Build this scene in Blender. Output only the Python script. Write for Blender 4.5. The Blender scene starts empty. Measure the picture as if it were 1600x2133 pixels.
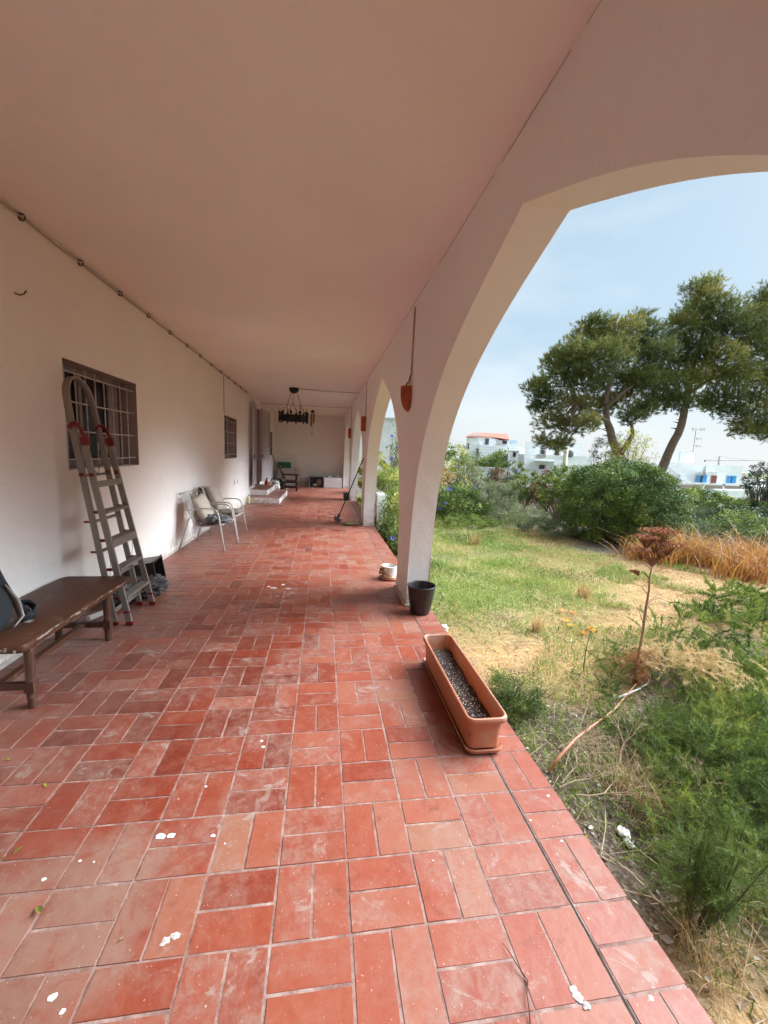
import bpy, bmesh, math, random
import numpy as np
from mathutils import Vector, Matrix, noise as mnoise
random.seed(7); RNG = np.random.default_rng(11)
sc = bpy.context.scene
COL = sc.collection
PI = math.pi

# ------------------------------------------------------------------ camera
EYE = 1.6
F_PX, YAW, PITCH, ROLL = 854.3, 0.15189, 0.13962, 0.04488
_f = Vector((math.sin(YAW)*math.cos(PITCH), math.cos(YAW)*math.cos(PITCH), -math.sin(PITCH)))
_r0 = _f.cross(Vector((0, 0, 1))).normalized(); _u0 = _r0.cross(_f)
_r = math.cos(ROLL)*_r0 + math.sin(ROLL)*_u0
_u = -math.sin(ROLL)*_r0 + math.cos(ROLL)*_u0
cam = bpy.data.cameras.new('camera'); camo = bpy.data.objects.new('camera', cam); COL.objects.link(camo)
camo.matrix_world = Matrix(((_r.x, _u.x, -_f.x, 0), (_r.y, _u.y, -_f.y, 0), (_r.z, _u.z, -_f.z, EYE), (0, 0, 0, 1)))
cam.sensor_fit = 'HORIZONTAL'; cam.sensor_width = 36; cam.lens = 36*F_PX/1600
cam.clip_start = 0.05; cam.clip_end = 6000
sc.camera = camo

def at(px, py, y):
    """world point at distance y along the terrace that the photograph shows at (px, py)"""
    v = _r*((px-800)/F_PX) - _u*((py-1066.5)/F_PX) + _f
    t = y/v.y
    return Vector((v.x*t, y, EYE+v.z*t))

# ------------------------------------------------------------------ light
SUN_AZ, SUN_EL = math.radians(72), math.radians(36)      # azimuth from +Y towards +X
sun_dir = Vector((math.sin(SUN_AZ)*math.cos(SUN_EL), math.cos(SUN_AZ)*math.cos(SUN_EL), math.sin(SUN_EL)))
L = bpy.data.lights.new('sun', 'SUN'); L.energy = 1.05; L.angle = math.radians(48); L.color = (1.0, 0.96, 0.9)
lo = bpy.data.objects.new('sun', L); COL.objects.link(lo)
lo.rotation_euler = sun_dir.to_track_quat('Z', 'Y').to_euler()

world = bpy.data.worlds.new('World'); sc.world = world; world.use_nodes = True
def build_world():
    nt = world.node_tree; N = nt.nodes; K = nt.links; N.clear()
    out = N.new('ShaderNodeOutputWorld'); bg = N.new('ShaderNodeBackground'); bg.inputs[1].default_value = 0.1
    sky = N.new('ShaderNodeTexSky'); sky.sky_type = 'NISHITA'; sky.sun_disc = False
    sky.sun_elevation = SUN_EL; sky.sun_rotation = SUN_AZ
    tc = N.new('ShaderNodeTexCoord')
    mp = N.new('ShaderNodeMapping'); mp.inputs['Scale'].default_value = (1.0, 1.0, 2.6)
    nz = N.new('ShaderNodeTexNoise'); nz.inputs['Scale'].default_value = 2.1; nz.inputs['Detail'].default_value = 7; nz.inputs['Roughness'].default_value = 0.5
    K.new(tc.outputs['Generated'], mp.inputs[0]); K.new(mp.outputs[0], nz.inputs['Vector'])
    rp = N.new('ShaderNodeValToRGB'); rp.color_ramp.elements[0].position = 0.38; rp.color_ramp.elements[1].position = 0.60
    rp.color_ramp.elements[0].color = (1.68, 2.22, 2.62, 1); rp.color_ramp.elements[1].color = (2.5, 2.88, 3.08, 1)
    K.new(nz.outputs['Fac'], rp.inputs[0])
    mx = N.new('ShaderNodeMixRGB'); mx.inputs[0].default_value = 0.9
    K.new(sky.outputs[0], mx.inputs[1]); K.new(rp.outputs[0], mx.inputs[2])
    # paler towards the horizon
    sep = N.new('ShaderNodeSeparateXYZ'); K.new(tc.outputs['Generated'], sep.inputs[0])
    hz = N.new('ShaderNodeMapRange'); hz.inputs['From Min'].default_value = 0.0; hz.inputs['From Max'].default_value = 0.22
    hz.inputs['To Min'].default_value = 0.85; hz.inputs['To Max'].default_value = 0.0
    K.new(sep.outputs['Z'], hz.inputs['Value'])
    m2 = N.new('ShaderNodeMixRGB'); m2.inputs[2].default_value = (3.05, 3.15, 3.2, 1)
    K.new(hz.outputs[0], m2.inputs[0]); K.new(mx.outputs[0], m2.inputs[1])
    # added bright patch in the unseen sky, to lift the light under the arcade
    dt = N.new('ShaderNodeVectorMath'); dt.operation = 'DOT_PRODUCT'; dt.inputs[1].default_value = Vector((math.sin(1.5)*math.cos(.74), math.cos(1.5)*math.cos(.74), math.sin(.74)))
    K.new(tc.outputs['Generated'], dt.inputs[0])
    mr = N.new('ShaderNodeMapRange'); mr.interpolation_type = 'SMOOTHSTEP'
    mr.inputs['From Min'].default_value = 0.82; mr.inputs['From Max'].default_value = 1.0
    mr.inputs['To Min'].default_value = 1.0; mr.inputs['To Max'].default_value = 24.0
    K.new(dt.outputs['Value'], mr.inputs['Value'])
    sca = N.new('ShaderNodeVectorMath'); sca.operation = 'SCALE'
    K.new(m2.outputs[0], sca.inputs[0]); K.new(mr.outputs[0], sca.inputs['Scale'])
    K.new(sca.outputs[0], bg.inputs[0]); K.new(bg.outputs[0], out.inputs[0])
build_world()
sc.view_settings.view_transform = 'Standard'; sc.view_settings.look = 'None'
sc.view_settings.exposure = 1.58; sc.view_settings.gamma = 1
sc.cycles.max_bounces = 10; sc.cycles.diffuse_bounces = 6; sc.cycles.transparent_max_bounces = 12
sc.cycles.use_denoising = True
sc.cycles.caustics_reflective = False; sc.cycles.caustics_refractive = False
sc.cycles.sample_clamp_indirect = 6

# ------------------------------------------------------------------ object helpers
def tag(o, label=None, cat=None, group=None, kind=None):
    if label: o['label'] = label
    if cat: o['category'] = cat
    if group: o['group'] = group
    if kind: o['kind'] = kind
    return o
def thing(name, label, cat, loc=(0, 0, 0), rz=0, group=None):
    o = bpy.data.objects.new(name, None); COL.objects.link(o); o.empty_display_size = 0.1
    o.location = loc; o.rotation_euler = (0, 0, rz)
    return tag(o, label, cat, group)

class MB:
    """collects polygons and links them as one mesh object"""
    def __init__(s): s.v = []; s.f = []; s.a = []; s.chunks = []; s.n = 0
    def vert(s, p): s.v.append((p[0], p[1], p[2])); return len(s.v)-1
    def face(s, idx, t=0.5): s.f.append(tuple(idx)); s.a.append(t)
    def poly(s, pts, t=0.5): s.face([s.vert(p) for p in pts], t)
    def box(s, c, d, rot=None, t=0.5, taper=1.0):
        x, y, z = d[0]/2, d[1]/2, d[2]/2
        P = [(-x*taper, -y*taper, -z), (x*taper, -y*taper, -z), (x*taper, y*taper, -z), (-x*taper, y*taper, -z), (-x, -y, z), (x, -y, z), (x, y, z), (-x, y, z)]
        c = Vector(c)
        I = [s.vert(c + (rot @ Vector(p) if rot else Vector(p))) for p in P]
        for q in ((0, 3, 2, 1), (4, 5, 6, 7), (0, 1, 5, 4), (1, 2, 6, 5), (2, 3, 7, 6), (3, 0, 4, 7)): s.face([I[k] for k in q], t)
        return s
    def bar(s, a, b, w, h, up=(0, 0, 1), t=0.5):
        a, b = Vector(a), Vector(b); d = (b-a); l = d.length; d.normalize()
        u = Vector(up); x = d.cross(u)
        if x.length < 1e-4: x = d.cross(Vector((1, 0, 0)))
        x.normalize(); y = x.cross(d)
        R = Matrix((x, y, d)).transposed()
        return s.box((a+b)/2, (w, h, l), R, t)
    def tube(s, pts, r, n=8, t=0.5, caps=True, squash=1.0):
        pts = [Vector(p) for p in pts]; m = len(pts)
        rr = r if isinstance(r, (list, tuple)) else [r]*m
        prev = None; rings = []
        for i, p in enumerate(pts):
            d = (pts[min(i+1, m-1)] - pts[max(i-1, 0)])
            if d.length < 1e-9: d = Vector((0, 0, 1))
            d.normalize()
            if prev is None:
                x = d.orthogonal().normalized()
            else:
                x = prev - d*prev.dot(d)
                x = x.normalized() if x.length > 1e-6 else d.orthogonal().normalized()
            prev = x; y = d.cross(x)
            rings.append([s.vert(p + (x*math.cos(2*PI*k/n) + y*math.sin(2*PI*k/n)*squash)*rr[i]) for k in range(n)])
        for i in range(m-1):
            for k in range(n):
                s.face((rings[i][k], rings[i][(k+1) % n], rings[i+1][(k+1) % n], rings[i+1][k]), t)
        if caps: s.face(rings[0][::-1], t); s.face(rings[-1], t)
        return s
    def lathe(s, prof, c=(0, 0, 0), n=24, t=0.5, a0=0, a1=2*PI, sx=1, sy=1):
        c = Vector(c); full = abs(a1-a0-2*PI) < 1e-6; k = n if full else n+1
        R = [[s.vert(c+Vector((r*math.cos(a0+(a1-a0)*j/n)*sx, r*math.sin(a0+(a1-a0)*j/n)*sy, z))) for j in range(k)] for r, z in prof]
        for i in range(len(prof)-1):
            for j in range(n):
                j2 = (j+1) % k
                s.face((R[i][j], R[i][j2], R[i+1][j2], R[i+1][j]), t)
        return s
    def blob(s, c, r, seed=0, n=10, m=7, amp=0.2, fr=2.0, rot=None, t=0.5):
        c = Vector(c); rings = []
        for i in range(m+1):
            th = PI*i/m; ring = []
            for j in range(n):
                ph = 2*PI*j/n; q = Vector((math.sin(th)*math.cos(ph), math.sin(th)*math.sin(ph), math.cos(th)))
                k = 1+amp*mnoise.noise(q*fr+Vector((seed*7.3, seed*1.7, 0)))*2
                v = Vector((q.x*r[0]*k, q.y*r[1]*k, q.z*r[2]*k))
                if rot: v = rot @ v
                ring.append(s.vert(c+v))
            rings.append(ring)
        for i in range(m):
            for j in range(n): s.face((rings[i][j], rings[i+1][j], rings[i+1][(j+1) % n], rings[i][(j+1) % n]), t)
        return s
    def add(s, V, nper, t):
        """numpy chunk: V (count*nper, 3), all faces with nper corners"""
        s.chunks.append((np.asarray(V, float), nper, np.asarray(t, float)))
        return s
    def build(s, name, mat, parent=None, world=True, smooth=False, bevel=0, merge=0, seg=2, angle=35):
        me = bpy.data.meshes.new(name)
        off = Vector((0, 0, 0))
        if parent is not None and world:
            p = parent
            while p is not None: off += p.location; p = p.parent
        v = np.array(s.v, float).reshape(-1, 3)
        lens = [len(f) for f in s.f]; loops = [i for f in s.f for i in f]
        vs = [v]; base = len(v); L_ = [np.array(loops, int)]; S_ = [np.array(lens, int)]; A_ = [np.array(s.a, float)]
        for V, k, t in s.chunks:
            vs.append(V); n = len(V)//k
            L_.append(np.arange(base, base+len(V))); S_.append(np.full(n, k)); A_.append(t); base += len(V)
        v = np.concatenate(vs); lo_ = np.concatenate(L_); sz = np.concatenate(S_); at_ = np.concatenate(A_)
        root = parent is None
        if root and len(v):
            mn, mx_ = v.min(0), v.max(0); c0 = Vector(((mn[0]+mx_[0])/2, (mn[1]+mx_[1])/2, mn[2]))
            off = c0
        v = v - np.array(off)
        me.vertices.add(len(v)); me.vertices.foreach_set('co', v.ravel().astype(np.float32))
        me.loops.add(len(lo_)); me.loops.foreach_set('vertex_index', lo_.astype(np.int32))
        me.polygons.add(len(sz)); st = np.concatenate([[0], np.cumsum(sz)[:-1]])
        me.polygons.foreach_set('loop_start', st.astype(np.int32)); me.polygons.foreach_set('loop_total', sz.astype(np.int32))
        at = me.attributes.new('tint', 'FLOAT', 'FACE'); at.data.foreach_set('value', at_.astype(np.float32))
        me.update(calc_edges=True); me.validate()
        if merge:
            bm = bmesh.new(); bm.from_mesh(me); bmesh.ops.remove_doubles(bm, verts=bm.verts, dist=merge)
            bmesh.ops.recalc_face_normals(bm, faces=bm.faces); bm.to_mesh(me); bm.free()
        me.materials.append(mat)
        me.polygons.foreach_set('use_smooth', [bool(smooth)]*len(me.polygons))
        o = bpy.data.objects.new(name, me); COL.objects.link(o)
        if parent is not None: o.parent = parent
        else: o.location = off
        if bevel:
            b = o.modifiers.new('bevel', 'BEVEL'); b.width = bevel; b.segments = seg; b.limit_method = 'ANGLE'; b.angle_limit = math.radians(angle)
            if smooth: 
                b.harden_normals = False
        if smooth == 'auto':
            me.shade_smooth() if hasattr(me, 'shade_smooth') else None
            for e in me.edges: pass
            bm = bmesh.new(); bm.from_mesh(me)
            for e in bm.edges:
                if len(e.link_faces) == 2 and e.calc_face_angle(0) > math.radians(40): e.smooth = False
            bm.to_mesh(me); bm.free()
        return o

# ------------------------------------------------------------------ materials
class NT:
    def __init__(s, name):
        s.m = bpy.data.materials.new(name); s.m.use_nodes = True; s.t = s.m.node_tree; s.t.nodes.clear()
        s.out = s.n('ShaderNodeOutputMaterial'); s.b = s.n('ShaderNodeBsdfPrincipled'); s.l(s.b.outputs[0], s.out.inputs[0])
    def n(s, t, **k):
        q = s.t.nodes.new(t)
        for a, v in k.items(): setattr(q, a, v)
        return q
    def l(s, a, b): s.t.links.new(a, b)
    def coord(s, kind='Object', scale=None):
        c = s.n('ShaderNodeTexCoord').outputs[kind] if kind != 'Position' else s.n('ShaderNodeNewGeometry').outputs['Position']
        if scale:
            m = s.n('ShaderNodeMapping'); m.inputs['Scale'].default_value = scale; s.l(c, m.inputs[0]); c = m.outputs[0]
        return c
    def noise(s, sc_, det=4, ro=0.55, co=None, dist=0):
        q = s.n('ShaderNodeTexNoise'); q.inputs['Scale'].default_value = sc_; q.inputs['Detail'].default_value = det
        q.inputs['Roughness'].default_value = ro; q.inputs['Distortion'].default_value = dist
        if co is not None: s.l(co, q.inputs['Vector'])
        return q.outputs['Fac']
    def ramp(s, fac, stops):
        q = s.n('ShaderNodeValToRGB'); e = q.color_ramp.elements
        while len(e) > 1: e.remove(e[-1])
        e[0].position = stops[0][0]; c = stops[0][1]; e[0].color = (*c, 1) if len(c) == 3 else c
        for p, c in stops[1:]:
            x = e.new(p); x.color = (*c, 1)
        s.l(fac, q.inputs[0]); return q.outputs[0]
    def mask(s, fac, a, b):
        q = s.n('ShaderNodeMapRange'); q.inputs['From Min'].default_value = a; q.inputs['From Max'].default_value = b
        q.interpolation_type = 'SMOOTHSTEP'; s.l(fac, q.inputs['Value']); return q.outputs[0]
    def mix(s, fac, a, b, mode='MIX'):
        q = s.n('ShaderNodeMixRGB', blend_type=mode)
        for k, v in ((0, fac), (1, a), (2, b)):
            if hasattr(v, 'is_output') or hasattr(v, 'links'): s.l(v, q.inputs[k])
            elif isinstance(v, (int, float)): q.inputs[k].default_value = v
            else: q.inputs[k].default_value = (*v, 1)
        return q.outputs[0]
    def math(s, op, a, b=None):
        q = s.n('ShaderNodeMath', operation=op)
        for k, v in ((0, a), (1, b)):
            if v is None: continue
            if isinstance(v, (int, float)): q.inputs[k].default_value = v
            else: s.l(v, q.inputs[k])
        return q.outputs[0]
    def attr(s, name='tint'):
        q = s.n('ShaderNodeAttribute'); q.attribute_name = name; return q.outputs['Fac']
    def bump(s, h, strength=0.3, dist=0.01):
        q = s.n('ShaderNodeBump'); q.inputs['Strength'].default_value = strength; q.inputs['Distance'].default_value = dist
        s.l(h, q.inputs['Height']); s.l(q.outputs[0], s.b.inputs['Normal'])
    def set(s, color=None, rough=None, metal=None, spec=None):
        for k, v in (('Base Color', color), ('Roughness', rough), ('Metallic', metal), ('Specular IOR Level', spec)):
            if v is None: continue
            if isinstance(v, (int, float)): s.b.inputs[k].default_value = v
            elif isinstance(v, tuple): s.b.inputs[k].default_value = (*v, 1)
            else: s.l(v, s.b.inputs[k])
        return s.m

def simple(name, c, rough=0.6, metal=0.0, var=0.18, scale=9.0, bump=0.1, bscale=60, spec=0.5, dirt=None):
    m = NT(name); co = m.coord('Object')
    a = tuple(max(0, x*(1-var)) for x in c); b = tuple(min(1, x*(1+var)) for x in c)
    col = m.ramp(m.noise(scale, 5, 0.6, co), [(0.3, a), (0.7, b)])
    if dirt: col = m.mix(m.mask(m.noise(scale*0.7, 6, 0.7, co, 0.6), 0.52, 0.66), col, dirt)
    if bump: m.bump(m.noise(bscale, 4, 0.6, co), bump, 0.004)
    rg = m.mask(m.noise(scale*2, 4, 0.6, co), 0, 1)
    q = m.n('ShaderNodeMapRange'); q.inputs['To Min'].default_value = max(0.05, rough-0.1); q.inputs['To Max'].default_value = min(1, rough+0.1)
    m.l(rg, q.inputs['Value'])
    return m.set(col, q.outputs[0], metal, spec)

def plaster():
    m = NT('whitewashed_plaster'); co = m.coord('Position')
    base = m.ramp(m.noise(0.9, 6, 0.6, co), [(0.3, (0.82, 0.78, 0.75)), (0.7, (0.87, 0.835, 0.80))])
    grime = m.mask(m.noise(7, 7, 0.75, co, 0.5), 0.60, 0.74)
    col = m.mix(m.math('MULTIPLY', grime, 0.22), base, (0.50, 0.42, 0.36))
    sp = m.mask(m.noise(38, 3, 0.8, co), 0.73, 0.80)
    col = m.mix(m.math('MULTIPLY', sp, 0.35), col, (0.42, 0.38, 0.35))
    # splash grime low down on the wall
    sx = m.n('ShaderNodeSeparateXYZ'); m.l(co, sx.inputs[0])
    low = m.mask(sx.outputs['Z'], 0.34, 0.0)
    col = m.mix(m.math('MULTIPLY', low, m.mask(m.noise(11, 5, 0.7, co), 0.35, 0.65)), col, (0.47, 0.38, 0.32))
    h = m.math('ADD', m.math('MULTIPLY', m.noise(3.2, 4, 0.6, co), 1.6), m.math('MULTIPLY', m.noise(55, 5, 0.65, co), 0.25))
    m.bump(h, 0.75, 0.012)
    return m.set(col, 0.85, 0, 0.25)
def tile_mat():
    m = NT('terracotta_tile'); co = m.coord('Position'); t = m.attr('tint')
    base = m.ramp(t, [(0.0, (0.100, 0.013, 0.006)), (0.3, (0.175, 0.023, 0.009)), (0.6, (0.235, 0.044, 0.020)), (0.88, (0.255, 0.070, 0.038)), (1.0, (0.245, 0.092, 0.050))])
    gr = m.noise(16, 7, 0.7, co, 0.4)
    col = m.mix(m.math('MULTIPLY', m.mask(gr, 0.35, 0.75), 0.38), base, (0.31, 0.10, 0.058))
    dk = m.mask(m.noise(9, 6, 0.7, co, 0.8), 0.56, 0.72)
    col = m.mix(m.math('MULTIPLY', dk, 0.6), col, (0.11, 0.022, 0.012))
    # chalky bloom, different on every tile
    per = m.math('FRACT', m.math('MULTIPLY', t, 97.3))
    bl = m.mask(m.math('ADD', m.noise(2.3, 8, 0.75, co, 0.5), m.math('MULTIPLY', per, 0.17)), 0.47, 0.70)
    st1 = m.coord('Position', (9, 2.2, 1)); st2 = m.coord('Position', (2.2, 9, 1))
    streak = m.mask(m.math('MAXIMUM', m.noise(3, 7, 0.8, st1), m.math('MULTIPLY', m.noise(3, 7, 0.8, st2), 0.97)), 0.50, 0.72)
    bl2 = m.math('MULTIPLY', bl, m.math('ADD', m.math('MULTIPLY', m.mask(m.noise(17, 8, 0.8, co, 0.6), 0.36, 0.66), 0.75), m.math('MULTIPLY', streak, 0.5)))
    col = m.mix(m.math('MINIMUM', m.math('MULTIPLY', bl2, 0.85), 0.82), col, (0.255, 0.145, 0.108))
    pat = m.mask(m.noise(5.5, 7, 0.7, co, 1.2), 0.575, 0.63)
    col = m.mix(m.math('MULTIPLY', m.math('MULTIPLY', pat, bl), 0.6), col, (0.30, 0.235, 0.195))
    # one big chalky patch where something used to stand
    dv = m.n('ShaderNodeVectorMath', operation='DISTANCE'); m.l(co, dv.inputs[0]); dv.inputs[1].default_value = (-0.86, 1.28, 0)
    big = m.mask(m.math('ADD', dv.outputs['Value'], m.math('MULTIPLY', m.noise(6, 6, 0.7, co), 0.30)), 0.56, 0.40)
    col = m.mix(m.math('MULTIPLY', m.math('MULTIPLY', big, 0.62), m.mask(m.noise(9, 8, 0.8, co, 0.8), 0.25, 0.55)), col, (0.25, 0.155, 0.115))
    # more dust along the house wall
    sx = m.n('ShaderNodeSeparateXYZ'); m.l(co, sx.inputs[0])
    wall = m.mask(sx.outputs['X'], -0.7, -2.1)
    col = m.mix(m.math('MULTIPLY', wall, m.math('MULTIPLY', m.mask(m.noise(1.6, 7, 0.7, co), 0.30, 0.62), 0.6)), col, (0.26, 0.175, 0.145))
    # pale specks and scratches
    sc1 = m.coord('Position', (1, 3.6, 1)); rot = m.n('ShaderNodeMapping'); rot.inputs['Rotation'].default_value = (0, 0, 0.6); rot.inputs['Scale'].default_value = (5, 1, 1)
    m.l(sc1, rot.inputs[0])
    scr = m.mask(m.noise(26, 3, 0.6, rot.outputs[0], 0.4), 0.68, 0.72)
    spk = m.math('MAXIMUM', m.mask(m.noise(120, 3, 0.7, co, 0.5), 0.71, 0.76), m.mask(m.noise(24, 6, 0.8, co, 1.5), 0.74, 0.77))
    col = m.mix(m.math('MULTIPLY', m.math('MAXIMUM', scr, spk), 0.8), col, (0.60, 0.45, 0.37))
    h = m.math('ADD', m.math('MULTIPLY', m.noise(30, 6, 0.65, co), 0.6), m.noise(6, 3, 0.5, co))
    m.bump(h, 0.35, 0.006)
    r = m.n('ShaderNodeMapRange'); r.inputs['To Min'].default_value = 0.30; r.inputs['To Max'].default_value = 0.60
    m.l(m.math('MAXIMUM', bl, gr), r.inputs['Value'])
    return m.set(col, r.outputs[0], 0, 0.42)
def grout_mat():
    m = NT('cement_grout'); co = m.coord('Position')
    col = m.ramp(m.noise(12, 6, 0.7, co), [(0.3, (0.13, 0.06, 0.045)), (0.5, (0.24, 0.14, 0.115)), (0.7, (0.38, 0.27, 0.23))])
    m.bump(m.noise(90, 4, 0.7, co), 0.5, 0.004)
    return m.set(col, 0.9, 0, 0.2)
def leaf_mat(name, stops, trans=0.3, rough=0.5, spec=0.35):
    m = NT(name); t = m.attr('tint'); col = m.ramp(t, stops)
    m.set(col, rough, 0, spec)
    tr = m.n('ShaderNodeBsdfTranslucent'); m.l(col, tr.inputs[0])
    mx = m.n('ShaderNodeMixShader'); mx.inputs[0].default_value = trans
    m.l(m.b.outputs[0], mx.inputs[1]); m.l(tr.outputs[0], mx.inputs[2]); m.l(mx.outputs[0], m.out.inputs[0])
    return m.m
def wood_mat(name, a, b, worn=None, axis='y'):
    m = NT(name); s_ = {'y': (14, 1.2, 14), 'z': (14, 14, 1.2), 'x': (1.2, 14, 14)}[axis]
    co = m.coord('Object', s_); n1 = m.noise(2.2, 7, 0.7, co, 1.0)
    col = m.ramp(n1, [(0.3, a), (0.7, b)])
    if worn:
        w = m.mask(m.noise(9, 6, 0.75, m.coord('Object')), 0.57, 0.66); col = m.mix(m.math('MULTIPLY', w, 0.32), col, worn)
    m.bump(n1, 0.3, 0.003)
    return m.set(col, 0.5, 0, 0.3)

M = {}
M['plaster'] = plaster()
M['tile'] = tile_mat(); M['grout'] = grout_mat()
M['reveal'] = simple('lilac_grey_paint', (0.36, 0.29, 0.285), 0.7, var=0.1, scale=4, bump=0.2, bscale=25)
M['shutter'] = simple('lilac_shutter_paint', (0.50, 0.45, 0.49), 0.55, var=0.08, scale=5)
M['bars'] = simple('pale_painted_iron', (0.52, 0.49, 0.50), 0.5, 0.1, var=0.12, scale=30, dirt=(0.28, 0.2, 0.16))
M['winframe'] = simple('grey_timber_frame', (0.20, 0.175, 0.175), 0.6, var=0.15)
M['inner_shutter'] = simple('inner_shutter_paint', (0.24, 0.21, 0.21), 0.6, var=0.1)
g_ = NT('window_glass'); M['glass'] = g_.set((0.018, 0.014, 0.013), 0.25, 0, 0.12)
M['darkroom'] = simple('dark_room_backing', (0.05, 0.038, 0.032), 0.9, var=0.35, scale=3)
M['cement'] = simple('rough_cement', (0.44, 0.38, 0.34), 0.9, var=0.25, scale=8, bump=0.5, bscale=40)
M['step_tile'] = simple('step_tile', (0.30, 0.15, 0.115), 0.5, var=0.25, scale=8)
M['alu'] = simple('brushed_aluminium', (0.27, 0.245, 0.215), 0.45, 0.45, var=0.08, scale=6, bump=0.05, bscale=120)
M['redplastic'] = simple('dark_red_plastic', (0.17, 0.007, 0.010), 0.4, var=0.15)
M['terracotta'] = simple('orange_terracotta_plastic', (0.43, 0.165, 0.085), 0.5, var=0.08, scale=5, bump=0.08, bscale=90, dirt=(0.40, 0.22, 0.155))
M['clay'] = simple('fired_clay', (0.36, 0.085, 0.035), 0.8, var=0.2, scale=14, bump=0.3)
M['blackplastic'] = simple('black_brown_plastic', (0.018, 0.013, 0.013), 0.38, var=0.3, scale=12)
M['blackiron'] = simple('black_wrought_iron', (0.008, 0.008, 0.009), 0.5, 0.3, var=0.3)
M['soil'] = simple('potting_soil', (0.045, 0.028, 0.022), 0.95, var=0.6, scale=40, bump=1.0, bscale=90)
M['benchwood'] = wood_mat('dark_worn_bench_wood', (0.040, 0.015, 0.008), (0.115, 0.045, 0.024), worn=(0.30, 0.20, 0.15))
M['legwood'] = wood_mat('dark_turned_leg_wood', (0.045, 0.020, 0.014), (0.12, 0.055, 0.036), worn=(0.26, 0.2, 0.17), axis='z')
M['chairwood'] = wood_mat('dark_armchair_wood', (0.03, 0.012, 0.009), (0.08, 0.03, 0.02), axis='z')
M['whitemetal'] = simple('white_powder_coated_tube', (0.52, 0.49, 0.46), 0.4, var=0.06)
M['rope'] = simple('beige_rope_weave', (0.36, 0.33, 0.285), 0.8, var=0.15, scale=40)
M['cream'] = simple('cream_knit_fabric', (0.42, 0.37, 0.305), 0.95, var=0.12, scale=20, bump=0.6, bscale=160)
M['taupe'] = simple('taupe_fabric', (0.25, 0.20, 0.17), 0.95, var=0.12, scale=14, bump=0.4, bscale=150)
M['greyfab'] = simple('grey_shawl_fabric', (0.33, 0.31, 0.31), 0.95, var=0.15, scale=12, bump=0.4, bscale=120)
M['darkfab'] = simple('charcoal_blanket', (0.13, 0.13, 0.135), 0.95, var=0.5, scale=9, bump=0.5, bscale=120)
M['white'] = simple('white_laminate', (0.78, 0.75, 0.74), 0.5, var=0.04)
M['whiteceramic'] = simple('white_relief_ceramic', (0.66, 0.62, 0.56), 0.5, var=0.1, scale=20, bump=0.8, bscale=35)
M['wire'] = simple('grey_wire', (0.25, 0.23, 0.23), 0.6)
M['cable'] = simple('painted_cable', (0.42, 0.33, 0.30), 0.7)
M['darkcable'] = simple('dark_cable', (0.10, 0.07, 0.06), 0.7)
M['bambu'] = wood_mat('bamboo_tubes', (0.22, 0.11, 0.04), (0.42, 0.25, 0.10), axis='z')
M['green'] = simple('green_painted_board', (0.035, 0.17, 0.11), 0.6)
M['steelgrey'] = simple('grey_metal_cabinet', (0.13, 0.145, 0.155), 0.5, 0.2)
M['bagplastic'] = simple('dark_grey_plastic_bag', (0.055, 0.058, 0.065), 0.28, var=0.3, scale=6, bump=0.4, bscale=18)
M['paintwhite'] = simple('spilled_white_paint', (0.85, 0.84, 0.80), 0.6, var=0.05)
M['rug'] = simple('olive_rag', (0.16, 0.125, 0.055), 0.95, var=0.4, scale=25, bump=0.6, bscale=90)
M['packnavy'] = simple('navy_backpack_fabric', (0.016, 0.02, 0.026), 0.85, var=0.3)
M['packgrey'] = simple('grey_backpack_trim', (0.30, 0.28, 0.26), 0.8)
M['bulb'] = simple('cream_candle_sleeve', (0.62, 0.48, 0.34), 0.4)
M['glassclear'] = simple('pale_bottle_plastic', (0.62, 0.64, 0.55), 0.25)
M['yellow'] = simple('yellow_label', (0.75, 0.62, 0.10), 0.5)
M['orangered'] = simple('orange_red_plastic', (0.62, 0.09, 0.03), 0.5)

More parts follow.
